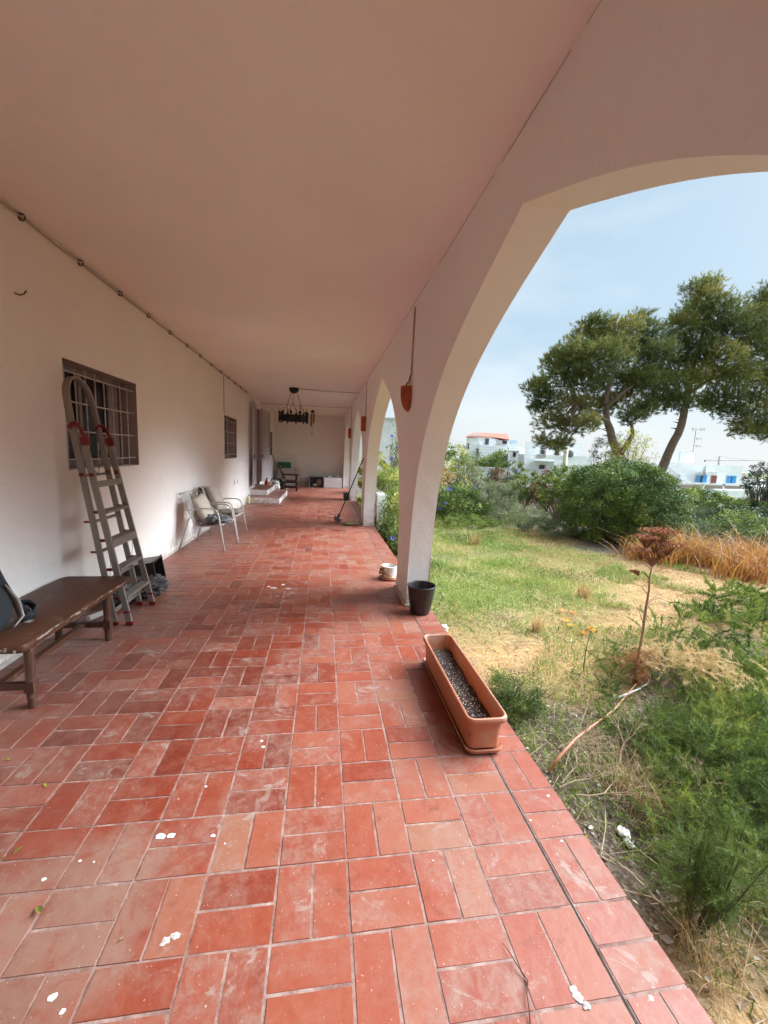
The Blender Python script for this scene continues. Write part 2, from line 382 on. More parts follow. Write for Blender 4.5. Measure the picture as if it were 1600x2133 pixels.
# ------------------------------------------------------------------ terrace floor
XW, XA, XO, XE, ZC, YB, YE = -2.2, 0.92, 1.165, 1.165, 3.2, -1.1, 19.2
def build_floor():
    rnd = random.Random(3)
    g = MB(); g.box(((XW+XE)/2, (YB+YE)/2, -0.16), (XE-XW-0.012, YE-YB, 0.3165))
    floor = tag(g.build('floor', M['grout'], None), kind='structure')
    V = []; T = []
    def tile(x0, y0, x1, y1, tint):
        q = 0.0024+rnd.random()*0.0014
        x0 += q; y0 += q; x1 -= q; y1 -= q
        z = rnd.uniform(-0.0012, 0.0012); j = lambda: rnd.uniform(-0.0016, 0.0016)
        c = [(x0+j(), y0+j()), (x1+j(), y0+j()), (x1+j(), y1+j()), (x0+j(), y1+j())]
        cx_, cy_ = (x0+x1)/2, (y0+y1)/2; b = 0.0022
        top = [(x+(b if x < cx_ else -b), y+(b if y < cy_ else -b), z+rnd.uniform(-0.0006, 0.0006)) for x, y in c]
        bot = [(x, y, -0.0052) for x, y in c]
        V.extend(top); T.append(tint)
        for k in range(4):
            V.extend([bot[k], bot[(k+1) % 4], top[(k+1) % 4], top[k]]); T.append(tint)
    xs = [0.13+0.262*k for k in range(-9, 3)]+[0.935]
    j0 = -9
    for j in range(j0, 71):
        ya, yb = 1.16+0.257*j, 1.16+0.257*(j+1)
        if ya < YB or yb > YE+0.1: continue
        yb = min(yb, YE)
        for i in range(len(xs)-1):
            k = i-9; xa, xb = max(xs[i], XW), xs[i+1]
            zone = 0.5+max(0, min(0.22, (ya-2.5)*0.05))+0.10*max(-1, min(1, (xa-0.1)/0.8))+0.40*mnoise.noise(Vector((xa*0.5, ya*0.35, 3)))  # tint rises with distance: the far sheen is painted into the tile colour
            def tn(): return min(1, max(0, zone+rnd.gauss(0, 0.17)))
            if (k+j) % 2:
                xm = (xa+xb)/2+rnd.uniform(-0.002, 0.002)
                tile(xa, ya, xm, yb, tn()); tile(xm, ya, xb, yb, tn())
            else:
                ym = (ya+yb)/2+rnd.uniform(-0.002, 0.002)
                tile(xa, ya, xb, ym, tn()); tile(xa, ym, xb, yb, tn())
        xa, xb = 0.9435, XE+0.004
        def te(): return min(1, max(0.3, 0.66+rnd.gauss(0, 0.08)))
        if j % 2 == 0:
            tile(xa, ya, (xa+xb)/2, yb, te()); tile((xa+xb)/2, ya, xb, yb, te())
        else:
            tile(xa, ya, xb, (ya+yb)/2, te()); tile(xa, (ya+yb)/2, xb, yb, te())
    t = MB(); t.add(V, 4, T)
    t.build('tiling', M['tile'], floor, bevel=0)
    # open joint between the field and the edge course
    jt = MB(); m_ = 260
    pts = [(0.9392+0.0016*mnoise.noise(Vector((0, y*7, 0))), y) for y in np.linspace(YB, YE, m_)]
    for a, b in zip(pts[:-1], pts[1:]):
        w = 0.0028+0.002*mnoise.noise(Vector((5, a[1]*3, 0)))
        jt.poly([(a[0]-w, a[1], 0.0003), (a[0]+w, a[1], 0.0003), (b[0]+w, b[1], 0.0003), (b[0]-w, b[1], 0.0003)])
    jt.build('open_joint', M['soil'], floor)
    # spilled white paint
    pm = MB()
    def splat(c, r, sd):
        n = 22; ctr = pm.vert((c[0], c[1], 0.0042)); R = []
        for k in range(n):
            a = 2*PI*k/n; q = r*(1+0.45*mnoise.noise(Vector((math.cos(a)*1.7+sd, math.sin(a)*1.7, sd))))
            R.append(pm.vert((c[0]+math.cos(a)*q, c[1]+math.sin(a)*q*0.8, 0.0014)))
        for k in range(n): pm.face((ctr, R[k], R[(k+1) % n]))
    def gz(px, py):
        v = _r*((px-800)/F_PX) - _u*((py-1066.5)/F_PX) + _f; t = -EYE/v.z; return (v.x*t, v.y*t)
    for px, py, r in ((335, 1743, .018), (357, 1741, .015), (444, 1741, .009), (110, 2078, .012), (130, 2108, .008), (429, 1639, .006), (166, 1794, .006), (92, 1832, .008), (195, 1796, .004), (468, 1758, .004), (902, 1793, .004), (1142, 1658, .007), (1105, 1709, .005), (1170, 1752, .005), (560, 1222, .02), (590, 1218, .02)):
        splat(gz(px, py), r, px*0.1)
    pm.build('paint_spots', M['paintwhite'], floor)
    cm = MB()
    pm, keep = cm, pm
    for px, py, r in ((1205, 2078, .016), (1195, 2062, .012), (1222, 2096, .012), (1356, 2080, .008), (545, 1544, .011), (548, 1556, .012), (345, 1961, .016), (365, 1950, .014), (570, 1225, .04), (600, 1226, .03)):
        splat(gz(px, py), r, px*0.17)
    cm.build('cement_smears', M['cement'], floor)
    return gz
gz = build_floor()

# ------------------------------------------------------------------ the house with its arcade
house = thing('villa', 'whitewashed villa whose arcaded terrace runs away from the viewer under a flat ceiling', 'house', (XW, 9, 0))
WIN = [(3.97, 5.37, 1.33, 2.29), (9.77, 11.10, 1.34, 2.31), (17.42, 18.6, 1.35, 2.33)]
DOOR = (13.95, 15.0, 0.36, 2.92)
def build_house():
    w = MB(); ops = WIN+[DOOR]
    ys = sorted({YB, YE, *[o[0] for o in ops], *[o[1] for o in ops], *np.arange(YB, YE, 0.5).round(3)})
    zs = sorted({0.0, ZC, *[o[2] for o in ops], *[o[3] for o in ops], 0.7, 1.0, 1.9, 2.6})
    def wob(y, z):
        e = any(abs(y-o[0]) < .01 or abs(y-o[1]) < .01 for o in ops)
        return XW+(0 if e else 0.006*mnoise.noise(Vector((0, y*0.9, z*0.9))))
    idx = {}
    def vv(y, z):
        if (y, z) not in idx: idx[(y, z)] = w.vert((wob(y, z), y, z))
        return idx[(y, z)]
    for a, b in zip(ys[:-1], ys[1:]):
        for c, d in zip(zs[:-1], zs[1:]):
            if any(o[0] <= (a+b)/2 <= o[1] and o[2] <= (c+d)/2 <= o[3] for o in ops): continue
            w.face((vv(a, c), vv(b, c), vv(b, d), vv(a, d)))
    w.box((XW-0.55, (YB+YE)/2, ZC/2), (0.02, YE-YB, ZC))           # inner leaf closing the rooms off
    w.build('front_wall', M['plaster'], house, smooth='auto')
    sk = MB()                                                        # cement fillet along the wall foot
    pts = np.arange(YB, YE, 0.35)
    prev = None
    for y in pts:
        if 12.3 < y < 15.2: prev = None; continue
        r = 0.026+0.007*mnoise.noise(Vector((1, y*2, 0)))
        ring = [sk.vert((XW-0.003, y, r*1.4)), sk.vert((XW+r*0.45, y, r*0.8)), sk.vert((XW+r, y, 0.001)), ]
        if prev: 
            for k in range(2): sk.face((prev[k], prev[k+1], ring[k+1], ring[k]))
        prev = ring
    sk.build('wall_foot_fillet', M['cement'], house, smooth=True)
    # ceiling slab
    c = MB(); n1, n2 = 10, 60
    X = np.linspace(XW-0.4, XO+0.25, n1); Y = np.linspace(YB-0.3, YE+0.4, n2)
    g = [[c.vert((x, y, ZC+0.010*mnoise.noise(Vector((x*0.6, y*0.5, 9))) if XW < x < XA-0.1 else ZC)) for y in Y] for x in X]
    for i in range(n1-1):
        for j in range(n2-1): c.face((g[i][j], g[i][j+1], g[i+1][j+1], g[i+1][j]))
    c.box(((XW+XO)/2-.08, (YB+YE)/2, ZC+0.20), (XO-XW+1.0, YE-YB+1.0, 0.3))
    c.build('ceiling', M['plaster'], house, smooth='auto')
    # end walls
    e = MB(); e.box(((XW+XO)/2-.2, YE+0.15, ZC/2), (XO-XW+0.4-.004, 0.3, ZC-0.004)); e.build('end_wall', M['plaster'], house)
    e = MB(); e.box(((XW+XO)/2-.2, YB-0.15, ZC/2), (XO-XW+0.4-.004, 0.3, ZC-0.004)); e.build('near_end_wall', M['plaster'], house)
    # arcade
    ctl = [(2.085, 0.0), (2.092, 0.25), (2.09, 0.5), (2.06, 0.8), (2.01, 1.08), (1.93, 1.36), (1.83, 1.58), (1.70, 1.79), (1.54, 1.98), (1.36, 2.145), (1.17, 2.285), (0.95, 2.415), (0.72, 2.53), (0.48, 2.635), (0.24, 2.73), (0.0, 2.82)]
    prof = []
    for i in range(len(ctl)-1):
        p0, p1, p2, p3 = ctl[max(0, i-1)], ctl[i], ctl[i+1], ctl[min(len(ctl)-1, i+2)]
        for k in range(3):
            t = k/3; prof.append(tuple(0.5*((2*p1[a])+(-p0[a]+p2[a])*t+(2*p0[a]-5*p1[a]+4*p2[a]-p3[a])*t*t+(-p0[a]+3*p1[a]-3*p2[a]+p3[a])*t**3) for a in (0, 1)))
    prof.append(ctl[-1])
    cols = []
    C0, P = 2.045, 4.82
    cols.append((YB, 0.0))
    for b in range(0, 4):
        c0 = C0+P*b
        cols.append((c0-2.35, 0.0))
        for u, z in prof: cols.append((c0-u, z))
        for u, z in prof[-2::-1]: cols.append((c0+u, z))
        cols.append((c0+2.35, 0.0))
    cols.append((YE, 0.0))
    a = MB(); NZ = 14
    def wb(y, z, s): return 0.005*mnoise.noise(Vector((s, y*1.1, z*1.3)))+0.0015*mnoise.noise(Vector((s, y*5, z*5)))
    rows = []
    for y, zb in cols:
        inn, out = [], []
        zt = ZC+0.03
        for k in range(NZ+1):
            z = zb+(zt-zb)*k/NZ
            yy = y+0.004*mnoise.noise(Vector((7, y*2, z*2)))*(1 if k < NZ else 0)
            inn.append(a.vert((XA+wb(y, z, 0), yy, z))); out.append(a.vert((XO-0.004+wb(y, z, 4), yy, z)))
        rows.append((inn, out))
    for i in range(len(rows)-1):
        (i0, o0), (i1, o1) = rows[i], rows[i+1]
        for k in range(NZ):
            a.face((i0[k], i0[k+1], i1[k+1], i1[k])); a.face((o0[k], o1[k], o1[k+1], o0[k+1]))
        if cols[i][1] > 0 or cols[i+1][1] > 0: a.face((i0[0], i1[0], o1[0], o0[0]))
    o = a.build('arcade', M['plaster'], house, merge=0.0005, smooth='auto', bevel=0.020, seg=3, angle=50)
    # hairline crack where the arcade meets the ceiling
    ck = MB()
    for (ya, yb) in ((1.45, 1.62), (1.72, 2.35), (2.45, 3.6), (3.9, 5.1), (5.4, 9.0), (9.4, 14)):
        n = int((yb-ya)/0.05)+2
        P_ = [(XA-0.001, y, ZC-0.006-0.006*abs(mnoise.noise(Vector((3, y*2, 0))))) for y in np.linspace(ya, yb, n)]
        rr = [0.0015+0.0016*abs(mnoise.noise(Vector((9, y*6, 0)))) for y in np.linspace(ya, yb, n)]
        ck.tube(P_, rr, 4)
    ck.build('ceiling_crack', M['cable'], house)
    # cement plinths round the pillar feet
    for b in range(4):
        c0 = C0+P*b+2.087; pl = MB()
        pl.box((XA-0.012, c0+0.33, 0.012), (0.04, 0.66, 0.026)); pl.box((XA+0.06, c0-0.008, 0.010), (0.16, 0.03, 0.022))
        pl.build('pillar_foot_fillet', M['cement'], house, bevel=0.008)
    # windows
    for k, (y0, y1, z0, z1) in enumerate(WIN):
        fr = MB(); xb = XW-0.21
        for q in (((XW, y0, z0), (XW, y0, z1), (xb, y0, z1), (xb, y0, z0)), ((XW, y1, z0), (xb, y1, z0), (xb, y1, z1), (XW, y1, z1)),
                  ((XW, y0, z1), (XW, y1, z1), (xb, y1, z1), (xb, y0, z1)), ((XW, y0, z0), (xb, y0, z0), (xb, y1, z0), (XW, y1, z0)),
                  ):
            fr.poly(q)
        win = fr.build('window', M['reveal'], house)
        f2 = MB(); fw = 0.055; xf = xb+0.02
        f2.box((xf, (y0+y1)/2, z1-fw/2), (0.05, y1-y0, fw)); f2.box((xf, (y0+y1)/2, z0+fw/2+0.02), (0.05, y1-y0, fw))
        for yy in (y0+fw/2, y1-fw/2): f2.box((xf, yy, (z0+z1)/2), (0.052, fw, z1-z0))
        f2.box((xf, (y0+y1)/2-0.14, (z0+z1)/2), (0.046, 0.05, z1-z0-.1))
        f2.build('frame', M['winframe'], win, bevel=0.004)
        s2 = MB(); s2.box((xf-0.006, y1-0.055-0.11, (z0+z1)/2), (0.03, 0.22, z1-z0-0.11)); s2.build('inner_shutter', M['inner_shutter'], win, bevel=0.004)
        gl = MB(); gl.box((xf-0.012, (y0+y1)/2, (z0+z1)/2), (0.008, y1-y0-0.1, z1-z0-0.1)); gl.build('pane', M['glass'], win)
        bk = MB(); bk.box((xf-0.20, (y0+y1)/2, (z0+z1)/2), (0.01, y1-y0+.2, z1-z0+.2)); bk.build('dark_backing', M['darkroom'], win)  # flat dark sheet behind the pane, its colour standing for the unlit room
        bb = MB(); xg = XW-0.055; nb = 8 if k == 0 else 7
        sp = (y1-y0)/(nb+0.35)
        for i in range(nb):
            yy = y0+sp*(i+0.62); bb.tube([(xg, yy, z0+0.012), (xg, yy+0.003, (z0+z1)/2), (xg, yy, z1-0.035)], 0.0075, 6)
        for i in range(4):
            zz = z0+0.10+(z1-z0-0.19)*i/3; bb.tube([(xg+0.013, y0+0.0, zz), (xg+0.013, (y0+y1)/2, zz-0.004), (xg+0.013, y1-0.0, zz)], 0.0085, 6)
        bb.build('grille', M['bars'], win, smooth=True)
        si = MB(); si.box(((XW+xb)/2+0.004, (y0+y1)/2, z0+0.006), (0.205, y1-y0-0.004, 0.014)); si.build('sill', M['white'] if k == 0 else M['reveal'], win, bevel=0.004)
    # door
    y0, y1, z0, z1 = DOOR; dr = MB(); xb = XW-0.30
    for q in (((XW, y0, z0), (XW, y0, z1), (xb, y0, z1), (xb, y0, z0)), ((XW, y1, z0), (xb, y1, z0), (xb, y1, z1), (XW, y1, z1)),
              ((XW, y0, z1), (XW, y1, z1), (xb, y1, z1), (xb, y0, z1)), ((XW, y0, z0), (xb, y0, z0), (xb, y1, z0), (XW, y1, z0)), ((xb, y0, z0), (xb, y0, z1), (xb, y1, z1), (xb, y1, z0))):
        dr.poly(q)
    d = dr.build('door', M['reveal'], house)
    lf = MB(); lf.box((xb+0.03, (y0+y1)/2, (z0+z1)/2), (0.05, y1-y0-0.1, z1-z0-0.06))
    for zz in (0.95, 1.9): lf.box((xb+0.06, (y0+y1)/2, zz), (0.02, 0.6, 0.7))
    lf.build('leaf', M['winframe'], d, bevel=0.006)
    hd = MB(); hd.tube([(xb+0.06, y0+0.16, 1.4), (xb+0.11, y0+0.16, 1.4), (xb+0.11, y0+0.28, 1.4)], 0.01, 8); hd.build('handle', M['alu'], d, smooth=True)
    for (ya, yb, xa, xb2) in ((12.82, 13.93, XW+0.13, XW+0.04), (15.02, 16.35, XW+0.05, XW+0.16)):
        s = MB(); A = Vector((xa, ya, 0)); B = Vector((xb2, yb, 0)); d_ = (B-A).normalized(); nrm = Vector((d_.y, -d_.x, 0)); Ls = (B-A).length
        R = Matrix((d_, nrm, Vector((0, 0, 1)))).transposed()
        zb, zt = 0.47, 2.99
        def bx(u, z, du, dz, th=0.04, rr=None): s.box(A+d_*u+Vector((0, 0, z)), (du, th, dz), R if rr is None else R @ rr)
        for u in (0.04, Ls-0.04): bx(u, (zb+zt)/2, 0.08, zt-zb)
        for z in (zb+0.06, 1.12, zt-0.05): bx(Ls/2, z, Ls-0.16, 0.10, 0.036)
        bx(Ls/2, 0.82, Ls-0.16, 0.5, 0.014)
        z = 1.22
        rr = Matrix.Rotation(math.radians(38), 3, 'X')
        while z < zt-0.12: bx(Ls/2, z, Ls-0.165, 0.060, 0.012, rr); z += 0.062
        sh = s.build('shutter', M['shutter'], house, bevel=0)
        h2 = MB(); h2.box(A+d_*0.05+Vector((0, 0, 1.35))+nrm*0.03, (0.05, 0.03, 0.12), R); h2.build('latch', M['blackiron'], sh)
    # steps
    for (xa, ya, yb, zb, zt) in ((-1.25, 12.45, 15.12, 0.0, 0.18), (-1.68, 13.02, 14.98, 0.18, 0.355)):
        s = MB(); s.box(((XW+xa)/2, (ya+yb)/2, (zb+zt)/2-0.006), (xa-XW, yb-ya, zt-zb-0.012)); st = s.build('step', M['plaster'], house, bevel=0.01)
        s = MB(); nt = max(1, int((yb-ya)/0.28)); 
        for i in range(nt):
            a_, b_ = ya+(yb-ya)*i/nt, ya+(yb-ya)*(i+1)/nt
            s.box(((XW+xa)/2+.004, (a_+b_)/2, zt-0.006), (xa-XW+0.012, b_-a_-0.006, 0.014))
        s.build('tread', M['step_tile'], st, bevel=0.003)
    # outlets
    for y in (10.76, 11.12, 17.63, 17.9):
        s = MB(); s.box((XW+0.006, y, 0.74), (0.016, 0.085, 0.13)); so = s.build('socket', M['white'], house, bevel=0.004)
        s = MB(); s.box((XW+0.0155, y, 0.74), (0.003, 0.04, 0.06)); s.build('socket_hole', M['cable'], so)
build_house()

# cable with clips along the wall head
def build_cables():
    t = thing('wall_cable', 'thin painted cable clipped along the joint of house wall and ceiling', 'cable', (XW, 9, 3.15))
    m = MB(); y = np.arange(-0.8, 12.8, 0.18)
    m.tube([(XW+0.014, q, 3.175-0.008*abs(math.sin((q-3.57)*PI/0.73))+0.002*mnoise.noise(Vector((q*3, 0, 0)))) for q in y], 0.0075, 6)
    m.build('cable', M['cable'], t, smooth=True)
    q = 3.57-0.73*6
    while q < 12.8:
        if q > -0.8:
            c = MB(); c.tube([(XW, q, 3.195), (XW+0.03, q, 3.192), (XW+0.036, q+0.006, 3.170), (XW+0.026, q, 3.148), (XW+0.004, q, 3.152)], 0.0055, 6)
            c.box((XW+0.004, q, 3.175), (0.01, 0.028, 0.045)); c.build('clip', M['darkcable'], t)
        q += 0.73
    for (a, b, lab) in (((-0.62, 11.26, 3.19), (XA, 11.19, 3.175), 'dark straight cable across the ceiling from the chandelier to the arcade'), ((XW+.02, 15.12, 3.17), (XA, 14.92, 3.165), 'dark cable strung across the ceiling from wall to arcade above the wind chime')):
        m = MB(); a, b = Vector(a), Vector(b); m.tube([a.lerp(b, k/8)-Vector((0, 0, 0.012*math.sin(PI*k/8))) for k in range(9)], 0.009, 6)
        tag(m.build('ceiling_cable', M['cable'], smooth=True), lab, 'cable')
    m = MB(); m.tube([(XW+0.006, 9.72, 3.15), (XW+0.006, 9.74, 2.33)], 0.007, 6); tag(m.build('drop_cable', M['cable'], smooth=True), 'painted vertical cable dropping from the ceiling joint to the second barred window', 'cable')
    m = MB(); m.tube([(XW, 3.46, 2.62), (XW+0.03, 3.47, 2.61), (XW+0.04, 3.5, 2.63), (XW+0.035, 3.53, 2.66)], 0.005, 6); tag(m.build('wall_hook', M['darkcable'], smooth=True), 'small bent metal hook in the bare wall high above the bench', 'hook')
build_cables()

# sconces on the pillars
def sconces():
    t = thing('wall_sconce', 'pointed terracotta sconce pierced with holes hanging on the nearest pillar', 'wall lamp', (XA, 4.5, 2.1), group='clay wall lamps on the arcade')
    m = MB(); n = 16; rows = 11; R = []
    c = Vector((XA-0.012, 4.50, 0))
    for i in range(rows):
        z = 2.335-0.255*i/(rows-1); k = i/(rows-1); r = 0.088*(1-0.10*k)*(1 if k < 0.35 else math.sqrt(max(0.02, 1-((k-0.35)/0.66)**2)))
        R.append([m.vert(c+Vector((-abs(math.sin(PI*j/n))*r*1.0, math.cos(PI*j/n)*r, z))) for j in range(n+1)])
    holes = {(1, 5), (1, 9), (1, 12), (3, 3), (3, 7), (3, 11), (5, 5), (5, 9), (7, 7), (1, 3), (8, 8)}
    for i in range(rows-1):
        for j in range(n):
            if (i, j) in holes: continue
            m.face((R[i][j], R[i][j+1], R[i+1][j+1], R[i+1][j]))
    o = m.build('shade', M['clay'], t, smooth=True)
    s = o.modifiers.new('thick', 'SOLIDIFY'); s.thickness = 0.009
    m = MB(); m.tube([(XA-0.008, 4.44, 3.13), (XA-0.008, 4.45, 2.9), (XA-0.007, 4.46, 2.46)], 0.011, 8); m.build('conduit', M['cable'], t, smooth=True)
    m = MB(); m.tube([(XA-0.01, 4.46, 2.47), (XA-0.03, 4.47, 2.40), (XA-0.02, 4.49, 2.38), (XA-0.055, 4.5, 2.35), (XA-0.07, 4.50, 2.31)], 0.005, 6)
    m.tube([(XA-0.01, 4.46, 2.45), (XA-0.015, 4.5, 2.40), (XA-0.05, 4.5, 2.37), (XA-0.05, 4.5, 2.33)], 0.004, 6); m.build('flex', M['darkcable'], t, smooth=True)
    for y, lab in ((9.27, 'square orange clay sconce on the second pillar above the leaning broom'), (14.1, 'small square orange clay sconce on the third and farthest lamp pillar')):
        t = thing('wall_sconce', lab, 'wall lamp', (XA, y, 2.1), group='clay wall lamps on the arcade')
        m = MB(); m.lathe([(0.10, 2.09), (0.104, 2.11), (0.104, 2.39), (0.10, 2.41), (0.09, 2.41), (0.09, 2.09), (0.10, 2.09)], (XA-0.005, y, 0), 12, a0=PI*0.5, a1=PI*1.5)
        m.build('shade', M['clay'], t)
        m = MB(); m.tube([(XA-0.006, y+0.02, 3.16), (XA-0.006, y+0.02, 2.4)], 0.010, 6); m.build('conduit', M['cable'], t, smooth=True)
sconces()

def chandelier():
    c = Vector((-0.79, 11.22, 0)); t = thing('chandelier', 'black wrought iron ring chandelier with candle sleeves hung from the ceiling by chains', 'chandelier', (c.x, c.y, 3.2))
    m = MB(); m.lathe([(0.0, 3.06), (0.05, 3.065), (0.10, 3.10), (0.125, 3.14), (0.13, 3.195)], c, 20); m.build('canopy', M['blackiron'], t, smooth=True)
    r = 0.335
    m = MB(); m.lathe([(r, 2.36), (r+0.012, 2.36), (r+0.012, 2.50), (r, 2.50), (r, 2.36)], c, 40)
    for k in range(3):
        a = PI*k/3; m.bar(c+Vector((math.cos(a)*r, math.sin(a)*r, 2.40)), c+Vector((-math.cos(a)*r, -math.sin(a)*r, 2.40)), 0.02, 0.012)
    m.build('ring', M['blackiron'], t)
    for k in range(3):
        a = 2*PI*k/3+0.5; top = c+Vector((math.cos(a)*0.09, math.sin(a)*0.09, 3.08)); kn = c+Vector((math.cos(a)*0.19, math.sin(a)*0.19, 2.80))
        m = MB()
        nL = 9
        for i in range(nL):
            p, q = top.lerp(kn, i/nL), top.lerp(kn, (i+1.15)/nL); m.bar(p, q, 0.014 if i % 2 else 0.006, 0.006 if i % 2 else 0.014)
        for da in (-0.42, 0.42):
            e = c+Vector((math.cos(a+da)*r, math.sin(a+da)*r, 2.50))
            for i in range(nL):
                p, q = kn.lerp(e, i/nL), kn.lerp(e, (i+1.15)/nL); m.bar(p, q, 0.013 if i % 2 else 0.005, 0.005 if i % 2 else 0.013)
        m.build('chain', M['blackiron'], t)
    for k in range(10):
        a = 2*PI*k/10+0.2; p = c+Vector((math.cos(a)*(r+0.028), math.sin(a)*(r+0.028), 0))
        m = MB(); m.lathe([(0.0, 2.295), (0.018, 2.31), (0.014, 2.33), (0.024, 2.35), (0.024, 2.50), (0.016, 2.52), (0.030, 2.55), (0.028, 2.57), (0.018, 2.60), (0, 2.60)], p, 10)
        h = m.build('candle_holder', M['blackiron'], t, smooth=True)
        m = MB(); m.lathe([(0.015, 2.60), (0.015, 2.64), (0.018, 2.655), (0.012, 2.69), (0.0, 2.71)], p, 8)
        m.build('candle_bulb', M['bulb'], h, smooth=True)
chandelier()

def chime():
    c = Vector((-0.40, 14.98, 0)); t = thing('wind_chime', 'bamboo wind chime hanging from the ceiling cable beyond the chandelier', 'wind chime', (c.x, c.y, 3.15))
    m = MB(); m.tube([c+Vector((0, 0, 3.165)), c+Vector((0, 0, 3.0))], 0.004, 5); m.build('cord', M['darkcable'], t); m = MB(); m.tube([c+Vector((0, 0, 2.95)), c+Vector((-0.01, 0, 2.25))], 0.0035, 5); m.build('cord', M['darkcable'], t)
    m = MB(); m.lathe([(0.0, 3.03), (0.04, 3.02), (0.065, 2.98), (0.07, 2.93), (0.06, 2.93), (0, 2.95)], c, 14); m.build('coconut_cap', M['chairwood'], t, smooth=True)
    for k in range(6):
        a = 2*PI*k/6; p = c+Vector((math.cos(a)*0.06, math.sin(a)*0.06, 0)); l = (0.30, 0.36, 0.42, 0.46, 0.38, 0.32)[k]
        m = MB(); m.tube([p+Vector((0, 0, 2.90)), p+Vector((0, 0, 2.90-l))], 0.019, 8); m.build('tube', M['bambu'], t, smooth='auto')
    m = MB(); m.box(c+Vector((-0.01, 0, 2.22)), (0.03, 0.01, 0.10)); m.build('sail', M['clay'], t, bevel=0.003)
chime()

# ------------------------------------------------------------------ things on the terrace
def bench():
    t = thing('bench', 'long dark brown wooden bench with worn chipped edges against the house wall', 'bench', (-1.9, 3.08, 0))
    m = MB(); x0, x1, y0, y1 = -2.165, -1.625, 2.42, 3.74
    pts = []
    def corner(cx_, cy_, r, a0):
        for k in range(6): a = a0+PI/2*k/5; pts.append((cx_+math.cos(a)*r, cy_+math.sin(a)*r))
    r = 0.035; corner(x1-r, y1-r, r, 0); corner(x0+r*1.6, y1-r*1.6, r*1.6, PI/2); corner(x0+r, y0+r, r, PI); corner(x1-r*1.2, y0+r*1.2, r*1.2, 3*PI/2)
    n = len(pts)
    def wob(p, k): return (p[0]+0.004*mnoise.noise(Vector((p[0]*4, p[1]*6, k))), p[1]+0.004*mnoise.noise(Vector((p[1]*5, p[0]*4, k))))
    big = []
    for k in range(n):
        a, b = Vector(pts[k]), Vector(pts[(k+1) % n]); s = max(1, int((b-a).length/0.06))
        for i in range(s): big.append(tuple(a.lerp(b, i/s)))
    pts = big; n = len(pts)
    lv = []
    cxm, cym = (x0+x1)/2, (y0+y1)/2
    for z, ins in ((0.408, 0.004), (0.414, 0.0), (0.440, 0.0), (0.449, 0.005), (0.452, 0.013)):
        ring = []
        for p in pts:
            q = wob(p, z*3); ring.append(m.vert((q[0]+(cxm-q[0])/abs(cxm-x0)*ins, q[1]+(cym-q[1])/abs(cym-y0)*ins*0.5, z)))
        lv.append(ring)
    for a, b in zip(lv[:-1], lv[1:]):
        for k in range(n): m.face((a[k], a[(k+1) % n], b[(k+1) % n], b[k]))
    m.face(lv[-1]); m.face(lv[0][::-1])
    m.build('seat', M['benchwood'], t, smooth='auto')
    pm = MB(); R_ = random.Random(6)
    for k in range(16):
        x = R_.uniform(-1.95, -1.66); a = R_.uniform(.004, .012); pm.blob((x, 2.4205, R_.uniform(.415, .44)), (a, .002, a*R_.uniform(.6, 1.3)), k, 8, 5, .4, 2)
    for k in range(30):
        y = R_.uniform(2.5, 3.6); pm.blob((-1.6245, y, R_.uniform(.43, .448)), (.002, R_.uniform(.006, .03), R_.uniform(.0015, .004)), k, 8, 5, .4, 2)
    tag(pm.build('paint_marks', simple('worn_pale_paint', (.36, .30, .26), .8), t), kind='stuff')
    legs = [(-1.695, 2.56), (-1.695, 3.45), (-2.06, 2.56), (-2.06, 3.45)]
    for x, y in legs:
        m = MB(); m.box((x, y, 0.135), (0.052, 0.052, 0.064)); m.box((x, y, 0.388), (0.056, 0.056, 0.045))
        m.lathe([(0.0, 0.0), (0.023, 0.0), (0.026, 0.03), (0.022, 0.045), (0.025, 0.06), (0.026, 0.104)], (x, y, 0), 16)
        m.lathe([(0.024, 0.166), (0.029, 0.171), (0.029, 0.177), (0.0245, 0.182), (0.026, 0.20), (0.028, 0.28), (0.026, 0.35), (0.028, 0.358), (0.025, 0.367)], (x, y, 0), 16)
        m.build('leg', M['legwood'], t, smooth='auto')
    for y in (2.56, 3.45):
        m = MB(); m.box((-1.8775, y, 0.137), (0.303, 0.03, 0.045)); m.build('stretcher', M['legwood'], t, bevel=0.003)
    m = MB(); m.box((-1.8775, 3.005, 0.137), (0.045, 0.86, 0.03)); m.build('long_stretcher', M['benchwood'], t, bevel=0.003)
    for y in (2.56, 3.45):
        m = MB(); m.box((-1.8775, y, 0.389), (0.30, 0.03, 0.038)); m.build('apron', M['legwood'], t)
bench()

